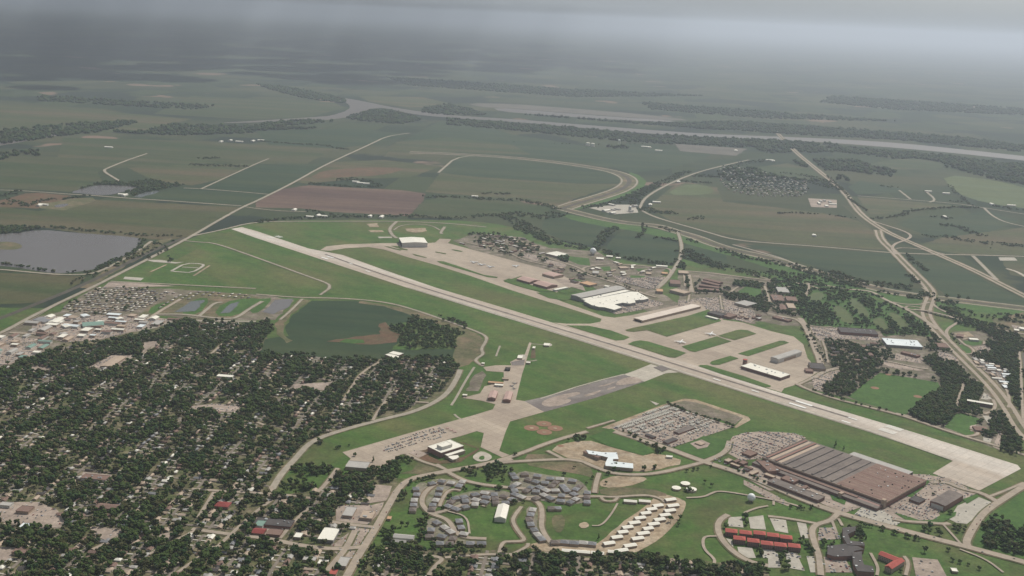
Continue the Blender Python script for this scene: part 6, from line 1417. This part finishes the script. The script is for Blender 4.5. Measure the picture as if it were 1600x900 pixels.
SC = [('R8:-300,160 -280,140 60,170 230,220 260,280 200,330 100,330 -40,330 -200,310 -290,260', 3), ('C1:400,130 600,0 720,-20 1000,20 1100,30 850,150 700,180 480,160', 7), ('C6:950,480 990,340 1110,290 1280,300 1600,360 1650,440 1400,470 1100,520', 22), ('C7:-20,240 160,250 400,280 500,350 500,440 0,460', 24), ('C6:1060,540 1230,560 1440,670 1080,710', 14), ('C7:90,460 200,480 220,660 130,650', 12), ('M:20,320 150,340 300,400 480,400 640,480 800,560 840,620 700,570 380,480 200,430', 16), ('C1:100,480 200,440 330,410 420,400 500,430 520,500 400,560 200,560 60,520', 130), ('C1:600,400 740,330 900,310 1000,330 900,430 760,440 640,430', 170), ('C1:870,290 1000,270 1300,280 1600,300 1600,380 1300,400 1000,330 860,330', 120), ('C1:500,440 640,400 700,430 560,490 450,500', 140),
      ('C2:965,170 1120,170 1300,215 1340,300 1320,370 1180,385 960,380 880,350 820,270 800,230 940,240', 95), ('C2:120,420 180,340 250,330 290,370 260,420', 150), ('C2:780,430 900,440 1240,440 1250,500 1000,480 820,470', 120), ('C2:0,230 80,200 110,270 60,310 0,330', 120),
      ('C2:60,420 250,400 450,410 500,450 300,450 100,440', 100), ('E:1200,430 1300,400 1420,400 1460,480 1700,480 1700,800 1560,730 1300,660 1210,640 1220,560', 190), ('E:1280,360 1420,380 1400,420 1260,440', 90),
      ('C5:0,620 200,610 500,640 700,700 800,640 1000,700 1100,800 1300,900 0,960', 60), ('C5:350,330 600,330 760,400 780,620 560,560 400,480', 60),
      # golf course, base woods
      ('C4:0,-60 300,-100 500,30 700,80 850,140 1000,240 1050,310 900,290 720,300 700,260 440,240 250,235 180,150', 26), ('C4:200,60 330,100 440,160 400,235 230,235', 55), ('C4:700,200 860,170 1020,260 1060,300 860,300 700,290', 60), ('C4:560,90 660,90 720,200 600,260 480,200', 35),
      ('C4:350,330 480,340 640,380 720,480 600,540 500,600 380,690 290,640 350,600 420,520 360,440', 110), ('C4:480,380 700,340 800,420 760,480 600,500', 60), ('C4:520,600 640,520 700,530 600,610 520,670 400,680', 150),
      ('C4:700,500 860,540 1060,580 1060,610 850,570 690,530', 80), ('C4:960,440 1060,420 1200,500 1300,600 1330,760 1180,800 1160,880 940,820 900,760 960,700 1080,640 1080,560', 190), ('C4:1050,240 1200,330 1260,420 1060,420 980,380 1000,310', 70),
      ('C4:980,30 1100,110 1260,200 1500,250 1600,330 1600,380 1480,380 1380,300 1280,250 1180,230', 120), ('C4:1380,330 1600,380 1600,900 1540,900 1500,650 1420,480 1320,400', 170), ('C4:1400,0 1600,60 1600,200 1400,160 1100,90 1060,60', 60), ('C4:1200,380 1330,400 1440,480 1500,520 1480,560 1300,480', 90),
      ('B:140,350 300,120 500,100 720,50 900,60 1060,0 1100,120 1000,200 900,180 760,330 740,440 600,540 400,530 220,430', 200), ('B:860,400 1080,470 1100,520 960,510 880,560', 120), ('B:1180,360 1380,390 1440,560 1600,760 1600,900 1500,896 1290,830 1340,620 1200,600 1170,500', 180), ('B:1060,600 1200,580 1260,640 1180,680 1060,640', 150), ('B:880,380 1000,340 1080,360 1080,420 960,420', 90), ('B:830,180 1000,190 1000,230 860,260 800,340 760,300', 130), ('B:740,520 790,500 790,560 740,560', 150),
      ('C4:260,-80 440,-110 620,10 700,70 520,40 330,-20', 60), ('J:60,0 100,100 -40,60 -60,-40', 100), ('J:560,400 720,390 1060,470 1150,560 1100,640 960,600 800,480 620,470', 150), ('J:700,250 900,230 1060,290 1040,330 840,300 700,330', 110), ('J:860,400 1050,440 1060,290 1150,500 1240,640 1000,520', 90), ('J:1380,320 1600,320 1600,700 1500,680 1480,560 1520,440', 60), ('J:80,150 140,160 190,370 120,440', 120), ('J:1210,590 1330,560 1400,620 1500,680 1380,660 1230,650', 90), ('J:200,340 500,350 560,330 640,330 640,390 300,400 200,390', 80), ('J:220,480 230,300 290,200 180,300', 20), ('C4:0,-30 60,0 120,100 160,180 60,150 0,80', 50),
      ('O:740,100 900,160 1000,240 900,300 740,200', 22), ('O:100,50 400,30 700,100 1000,300 1300,420 1400,450 1200,440 800,360 500,290 200,200', 14), ('O:1200,320 1340,330 1340,400 1220,380', 120), ('O:1000,560 1060,550 1050,575 960,580', 90), ('O:1340,480 1500,520 1600,600 1500,560', 70), ('O:930,60 1080,120 1180,200 1100,180 960,100', 40),
      ('C7:100,700 600,760 800,780 1200,830 1600,850 1600,905 1000,905 0,905 0,760', 48), ('C7:600,750 900,770 1000,820 700,810', 120), ('C6:1010,600 1080,500 1090,560 1020,700 980,760 1000,700', 150), ('C6:700,720 1000,700 1050,790 1000,900 640,900', 90), ('C6:780,600 860,620 880,690 780,680', 110), ('C6:220,230 300,210 500,230 480,270 300,290 240,260', 150), ('C6:730,190 880,190 900,270 820,330 700,260', 190), ('C6:500,270 720,260 760,320 600,310 520,300', 130), ('C6:530,330 740,330 720,430 560,430', 120), ('C6:140,310 300,320 380,340 340,370 180,370', 150), ('C6:360,400 520,380 510,500 380,520 280,480', 120), ('C6:230,570 400,580 380,660 260,640', 120), ('C6:360,40 430,50 430,80 370,80', 110), ('C6:1270,230 1400,210 1380,280 1290,270', 60), ('C6:1420,180 1560,190 1560,320 1440,310', 90), ('C6:1100,660 1340,700 1420,740 1100,730', 90), ('C6:940,290 990,330 940,440 880,480 860,440', 60), ('C6:840,570 1060,530 1060,560 1020,590 900,600', 20), ('C6:1190,800 1420,810 1400,850 1200,830', 70), ('C6:850,150 1020,190 980,220 880,190', 40),
      ('C7:320,170 460,180 470,210 380,250 320,190', 60), ('C7:880,90 980,90 990,130 900,140', 100), ('C7:530,230 700,240 690,260 540,280', 50), ('C7:1080,520 960,560 1040,600 1050,540', 60), ('C7:330,20 470,40 460,60 340,70', 60), ('C7:620,640 760,620 760,680 640,670', 40), ('M:870,600 1040,640 1010,690 900,650', 120), ('M:1030,680 1130,670 1140,730 1050,740', 110), ('C8:470,600 600,600 640,660 560,690', 60), ('D:180,450 260,400 280,560 200,560', 60), ('D:480,380 560,400 570,510 490,500', 60), ('D:740,380 830,400 840,520 770,520', 50), ('D:1200,660 1370,690 1390,860 1220,820 1100,800', 60), ('D:210,520 350,560 340,640 220,630', 90), ('D:650,770 720,780 740,890 650,890', 70), ('C8:300,690 420,690 390,740 310,730', 90), ('C8:60,770 110,760 130,870 80,870', 90), ('C8:1060,590 1240,590 1220,640 1120,630', 50), ('E:420,420 700,430 900,570 860,600 560,520', 26), ('E:550,600 700,620 900,690 800,720 560,690', 16), ('V:780,600 1020,680 1010,720 860,660', 60), ('C4:820,70 980,40 1000,90 880,105', 60),
      ('R5:420,270 600,235 760,240 760,262 600,258 440,300', 60), ('R5:740,250 1000,215 1240,210 1240,240 1000,290 840,330 780,300', 30), ('R5:-40,60 160,85 150,130 -40,150', 35), ('R5:-40,200 120,210 60,260 -40,260', 35), ('R5:-20,490 200,490 250,530 130,560 -20,590', 60)]
for i, (s, d) in enumerate(SC): scatter(s, d, 400 + i)
TL = [('400,349 420,344 470,341 560,338 640,338 720,342 770,336 800,340', 60, 16), ('R6:300,415 440,440 560,450', 60, 10), ('R6:330,250 520,262 590,270 770,268', 50, 12), ('R6:500,230 600,215 720,250 770,265', 90, 12), ('R6:1060,335 1140,330 1250,335 1400,345 1600,352', 70, 16), ('R6:1410,312 1520,310 1600,318', 60, 12),
      ('R6:0,-20 200,0 400,5 570,38', 60, 14), ('R5:1180,130 1400,138 1560,145', 80, 20), ('R5:1250,95 1360,85', 60, 14), ('R5:30,345 200,390 260,350 420,345 580,320', 40, 10), ('R5:0,375 100,385 200,392', 30, 9), ('R5:270,520 440,530 560,545 760,560 900,575 1080,575 1130,590', 40, 11), ('R5:890,590 880,650 800,700 690,740 600,790 540,805', 28, 12), ('R5:0,750 180,775 350,805 490,805', 18, 6), ('R5:930,720 1000,690 1100,600', 30, 5), ('R5:980,700 1080,705 1060,740', 12, 5), ('R5:420,880 540,840 700,770 880,690 1000,620', 40, 9),
      ('R5:0,330 80,310 140,295', 60, 16), ('R7:0,345 90,360 200,380 280,410', 70, 20), ('R7:0,430 200,470 300,430', 110, 30), ('R7:-100,440 0,470 100,520 180,580 250,610 400,640 520,660', 90, 26), ('R7:0,500 100,560 200,590', 70, 20), ('R7:520,660 700,710 880,740 1000,760', 55, 26), ('R7:540,640 570,570 650,520', 50, 16), ('R7:780,590 830,540 830,500', 30, 10), ('R7:890,590 980,595 1040,610', 40, 14), ('R7:430,400 560,390 700,350 780,310 850,280 1000,215 1100,170', 70, 16), ('R7:760,390 780,330 900,260', 60, 18), ('R7:820,400 880,430 1020,430', 90, 30), ('R7:1040,230 1120,240 1250,245', 60, 16), ('R7:1120,200 1300,205 1500,215 1600,240', 110, 26), ('R7:930,520 1040,560', 50, 12), ('R7:1060,660 1140,700 1250,760 1400,790 1600,830', 90, 28), ('R7:1080,700 1200,730 1300,770', 100, 26), ('R7:1300,660 1400,700 1600,740', 60, 16), ('R7:1100,600 1160,620', 50, 8), ('R7:1600,100 1400,130 1360,180', 90, 10), ('R7:1080,480 1200,460', 60, 10), ('R7:0,-10 600,10 1000,-10', 10, 1),
      ('R8:0,740 150,760 300,810 500,850 700,880 900,905', 90, 30), ('R8:0,800 200,830 400,860 600,890', 80, 28), ('C4:700,20 900,60 980,60 1000,30', 60, 18), ('C4:1060,60 1200,140 1300,180 1500,200 1600,220', 60, 16), ('C4:450,0 600,30 740,70', 24, 8), ('R8:80,180 250,200 400,250 430,290', 90, 16), ('R8:0,200 200,220 380,270', 90, 16), ('R8:60,435 270,435 550,465', 30, 5), ('R8:650,470 850,450 870,420 1000,410 1200,395 1330,405', 40, 14), ('R8:700,260 800,275', 70, 12), ('R8:970,575 1100,575 1200,600 1350,620 1600,640', 80, 20), ('R8:1080,510 1200,515 1260,550 1340,580', 60, 18), ('R8:1000,450 1140,470', 60, 12), ('R8:1130,260 1200,330 1280,390', 30, 6), ('R8:1140,355 1280,375', 50, 10), ('R8:1380,385 1600,420', 60, 8), ('R8:860,690 900,730 1000,800', 26, 12), ('R8:1390,655 1430,660', 20, 5), ('R8:500,340 620,420', 16, 6), ('R8:880,820 930,870', 30, 10), ('R8:370,200 480,300 560,390', 14, 4),
      # near single rows
      ('V:95,385 220,430 350,500', 5, 9), ('V:350,500 480,560 600,600', 8, 5), ('V:685,150 980,262 1380,385', 4, 16), ('V:250,820 430,860 560,820', 10, 4), ('Q:330,740 450,730 560,700 700,690', 8, 12), ('Q:850,650 930,650', 8, 8), ('Q:950,600 1120,590', 8, 8), ('D:1060,250 1260,270 1440,300', 10, 9), ('E:20,435 200,470 300,500 460,550 600,590', 7, 11), ('E:840,760 1000,800 1100,825', 8, 7), ('C8:0,-10 10,-5', 2, 1), ('M:110,400 260,470 360,500', 14, 8), ('C4:250,630 420,690 600,740 740,770 840,800', 6, 9), ('C6:500,110 590,90', 8, 6), ('C6:460,310 560,290', 8, 7), ('C7:1080,250 1250,220 1310,240', 8, 8), ('C7:880,140 990,100 1010,110', 10, 8), ('C7:1130,310 1270,350', 22, 9), ('C7:1070,370 1140,380', 10, 10), ('I:0,250 100,420 130,520', 10, 6), ('I:150,330 230,530 300,700', 22, 11), ('I:90,230 150,400 200,450', 8, 6), ('C7:940,820 1600,855', 30, 9), ('D:330,330 470,310', 8, 5), ('C8:140,480 320,490', 6, 7), ('K:60,520 300,590 560,680 830,790', 5, 6), ('E:700,190 800,10', 3, 1), ('C8:800,780 830,880', 3, 1), ('C4:1040,100 1060,110', 3, 1), ('C1:900,265 1100,205 1250,200', 20, 10)]
for i, (s, wd, d) in enumerate(TL): treeline(s, wd, d, 700 + i, (.5, .85) if i > 70 else (.6, 1.))
for px, py, v, s in ((1007, 735, 0, 1.2), (1023, 732, 3, 1.), (1048, 816, 1, 1.15), (555, 713, 0, .9), (1484, 804, 3, 1.), (583, 722, 6, 1.4), (805, 712, 0, .9), (1077, 768, 3, 1.1), (1318, 703, 6, 1.1), (1305, 698, 6, 1.6), (962, 729, 1, .9), (897, 732, 2, .8), (926, 748, 0, .8), (947, 757, 1, .7), (1530, 890, 0, .8), (825, 868, 3, 1), (1215, 845, 3, .9), (935, 843, 6, 1.2)):
    x, y = G(px, py); TREES.append((x, y, v, px, s, 1))
TREES = [t for t in TREES if in_view(t[0], t[1], 6, 40)]
TREES.sort(key=lambda t: dcam(t[0], t[1]) / (TR[t[2]] * t[4]) ** 2 * 36)
FARX = [t for t in TREES if t[0] ** 2 + t[1] ** 2 > 4300 ** 2]; NEARX = [t for t in TREES if t[0] ** 2 + t[1] ** 2 <= 4300 ** 2]
print('trees', len(NEARX), len(FARX))
for p, a, b in (('the western lot', 60, 800), ('the street by the red hipped building', 260, 850), ('the southern street trees', 130, 870), ('the bottom street corner', 420, 880), ('the foot of the boulevard', 560, 895), ('the garden row above the bottom edge', 900, 885), ('the driveway homes at the bottom', 760, 890), ('the near left corner', 20, 890), ('the mall back gardens', 380, 850), ('the street right of the hall', 250, 800), ('the lower middle town blocks', 180, 840), ('the near estate edge', 680, 880), ('the round tree hill', 1048, 816), ('the bottom right lawn', 1500, 880), ('the ring road lawn', 1060, 860), ('the wood at the right edge', 1560, 850)): landmark(p, a, b)
crown = {}; trunk_me = {}
for v, tg in enumerate(TV):
    V, F, K = flat([q for q in tg if q[2] == 0])
    for k in range(6): crown[v, k] = mesh('tree_crown', V, F, LEAF[k])
    V, F, K = flat([q for q in tg if q[2] == 6]); trunk_me[v] = mesh('tree_trunk', V, F, M['bark'])
LW = ['dark green', 'mid green', 'deep olive green', 'bright green', 'brownish green', 'bluish green']
items = []
for x, y, v, a, s, k in NEARX[:300]:
    nm = 'leafy_tree' if v < 6 else 'conifer_tree'
    o = link(nm, trunk_me[v], None, (x, y, 0), a, category='tree'); o.scale = (s, s, s); c_ = link('crown', crown[v, k], o)
    items.append((o, x, y, LW[k] + (' round' if v < 6 else ' pointed')))
name_by_landmark(items, 'tree', 'trees')
name_by_landmark(H_NEAR, 'gabled house', 'houses')
def tmerge(name, trees, geos, pick, label):
    inst = []
    for gi, g in enumerate(geos):
        A = [(x, y, 0, a, s * pick[1], s * pick[1]) for x, y, v, a, s, k in trees if pick[0](v, x) == gi]
        if A: inst.append((geo(g), A, [k for x, y, v, a, s, k in trees if pick[0](v, x) == gi]))
    merged(name, LEAF + [M['bark']], inst, kind='stuff', label=label, category='trees')
tmerge('trees', NEARX[300:], TV, (lambda v, x: v, 1.), 'mass of leafy green town and base trees beyond the nearest ones')
tmerge('distant_trees', FARX, LUMP, (lambda v, x: int(abs(x) * 7) % 4, 1.), 'mass of far hedgerow and creek trees beyond the airfield')
# the far valley woods, one mass
WOODS = []
def wood(s, per_km2, seed, sc_=(.7, 1.3)):
    P = [G(*q) for q in S(s)]; xs = [p[0] for p in P]; ys = [p[1] for p in P]; rs = np.random.RandomState(seed)
    n = int((max(xs) - min(xs)) * (max(ys) - min(ys)) / 1e6 * per_km2); X = rs.uniform(min(xs), max(xs), n); Y = rs.uniform(min(ys), max(ys), n); k = inside(P, X, Y)
    k &= np.array([all(free(x + a, y + b) for a, b in ((0, 0), (22, 0), (-22, 0), (0, 22), (0, -22))) for x, y in zip(X, Y)])
    for x, y in zip(X[k], Y[k]): WOODS.append((x, y, 0, rs.rand() * 6.28, rs.uniform(*sc_), [0, 1, 2, 5][rs.randint(4)]))
WD = ['400,196 440,190 480,188 520,190 480,194 420,200', '400,132 440,135 500,146 540,156 540,162 480,155 420,140', '540,183 560,178 580,172 610,173 640,180 660,188 630,194 560,190', '660,170 700,163 740,172 760,180 700,180 660,176', '700,186 800,193 900,200 1000,210 1100,215 1200,219 1300,225 1220,233 1100,228 980,222 880,212 780,202 700,195', '800,178 900,186 1000,194 1100,202 1160,205 1200,208 1300,214 1400,219 1500,228 1600,238 1600,228 1500,215 1300,200 1150,190 1060,193 960,190 860,182',
      '1160,225 1260,228 1400,238 1600,258 1600,290 1560,282 1480,262 1400,245 1300,238 1200,240', '1290,225 1340,232 1480,244 1600,262 1600,270 1450,254 1330,240', '1240,250 1330,250 1400,268 1390,276 1300,266 1250,262', '0,205 120,193 220,190 300,196 400,198 500,200 400,208 280,212 160,206 60,218 0,226', '270,225 300,220 380,228 360,236 290,232', '500,208 540,205 560,214 510,212', '940,228 1000,232 1050,240 960,234', '1190,262 1290,262 1330,282 1250,284 1180,276', '1120,268 1180,262 1200,282 1130,285', '0,240 60,236 60,246 0,250', '60,150 200,158 340,166 300,172 160,164 60,158', '1000,160 1200,175 1400,190 1200,186 1020,172', '1300,150 1600,170 1600,180 1400,172 1280,160', '600,120 900,140 1100,150 900,152 640,134']
for i, s in enumerate(WD): wood(s, 700 if i < 12 else 420, 900 + i)
WOODS = [t for t in WOODS if in_view(t[0], t[1], 6, 40)]
print('woods', len(WOODS))
tmerge('woodland', WOODS, BIG, (lambda v, x: int(abs(x)) % 4, 1.), 'dark river valley woodland fading into the haze')

# dark shelterbelt hedge of the lot is in the rows above; light masts on the ramps


# ------------------------------------------------------------------ the air
hz = bpy.data.materials.new('haze'); hz.use_nodes = True; n = hz.node_tree
for q in list(n.nodes):
    if q.type == 'BSDF_PRINCIPLED': n.nodes.remove(q)
pv = n.nodes.new('ShaderNodeVolumePrincipled'); pv.inputs['Color'].default_value = (.72, .80, .94, 1)
pv.inputs['Density'].default_value = HAZE; pv.inputs['Anisotropy'].default_value = .35
n.links.new(pv.outputs[0], [q for q in n.nodes if q.type == 'OUTPUT_MATERIAL'][0].inputs['Volume'])
V, F = box(-201000, -16000, -1, 201000, 201000, 1300)
link('haze', mesh('haze', V, F, hz), kind='stuff', label='pale even haze over the whole plain')
# ------------------------------------------------------------------ unseen cloud above the air, added out of view to shade the far country
rs = np.random.RandomState(77); A = []; LU = []
CL = [(-44000, 10000), (-12000, 11500), (-3000, 13500), (2500, 17000), (7000, 24000), (9000, 40000), (0, 66000), (-46000, 66000)]
n = 11000
X = rs.uniform(-46000, 16000, n); Y = rs.uniform(8000, 66000, n)
dd = np.full(n, 1e9)
for (x0, y0), (x1, y1) in zip(CL, CL[1:] + CL[:1]):
    t = np.clip(((X - x0) * (x1 - x0) + (Y - y0) * (y1 - y0)) / ((x1 - x0) ** 2 + (y1 - y0) ** 2), 0, 1)
    dd = np.minimum(dd, np.hypot(X - x0 - t * (x1 - x0), Y - y0 - t * (y1 - y0)))
sd_ = np.where(inside(CL, X, Y), dd, -dd)
k = rs.rand(n) < np.clip(.35 + sd_ / 8500, 0, 1) * np.clip((66000 - Y) / 50000, 0, 1)
for x, y in zip(X[k] + SHIFT[0], Y[k] + SHIFT[1]): A.append((x, y, 3600 + rs.uniform(-250, 250), rs.rand() * 6.28, rs.uniform(.6, 1.5), rs.uniform(.7, 1.3)))
v = ICO_V * np.array([620, 520, 220]) * rs.uniform(.75, 1.25, (12, 1))
merged('unseen_clouds', [mat('cloud', (.8, .81, .83), (.74, .75, .78), .001)], [(geo([([tuple(q) for q in v.tolist()], ICO_F, 0)]), A, None)], kind='stuff', label='unseen cloud out of view, added to shade the far river plain', category='cloud')
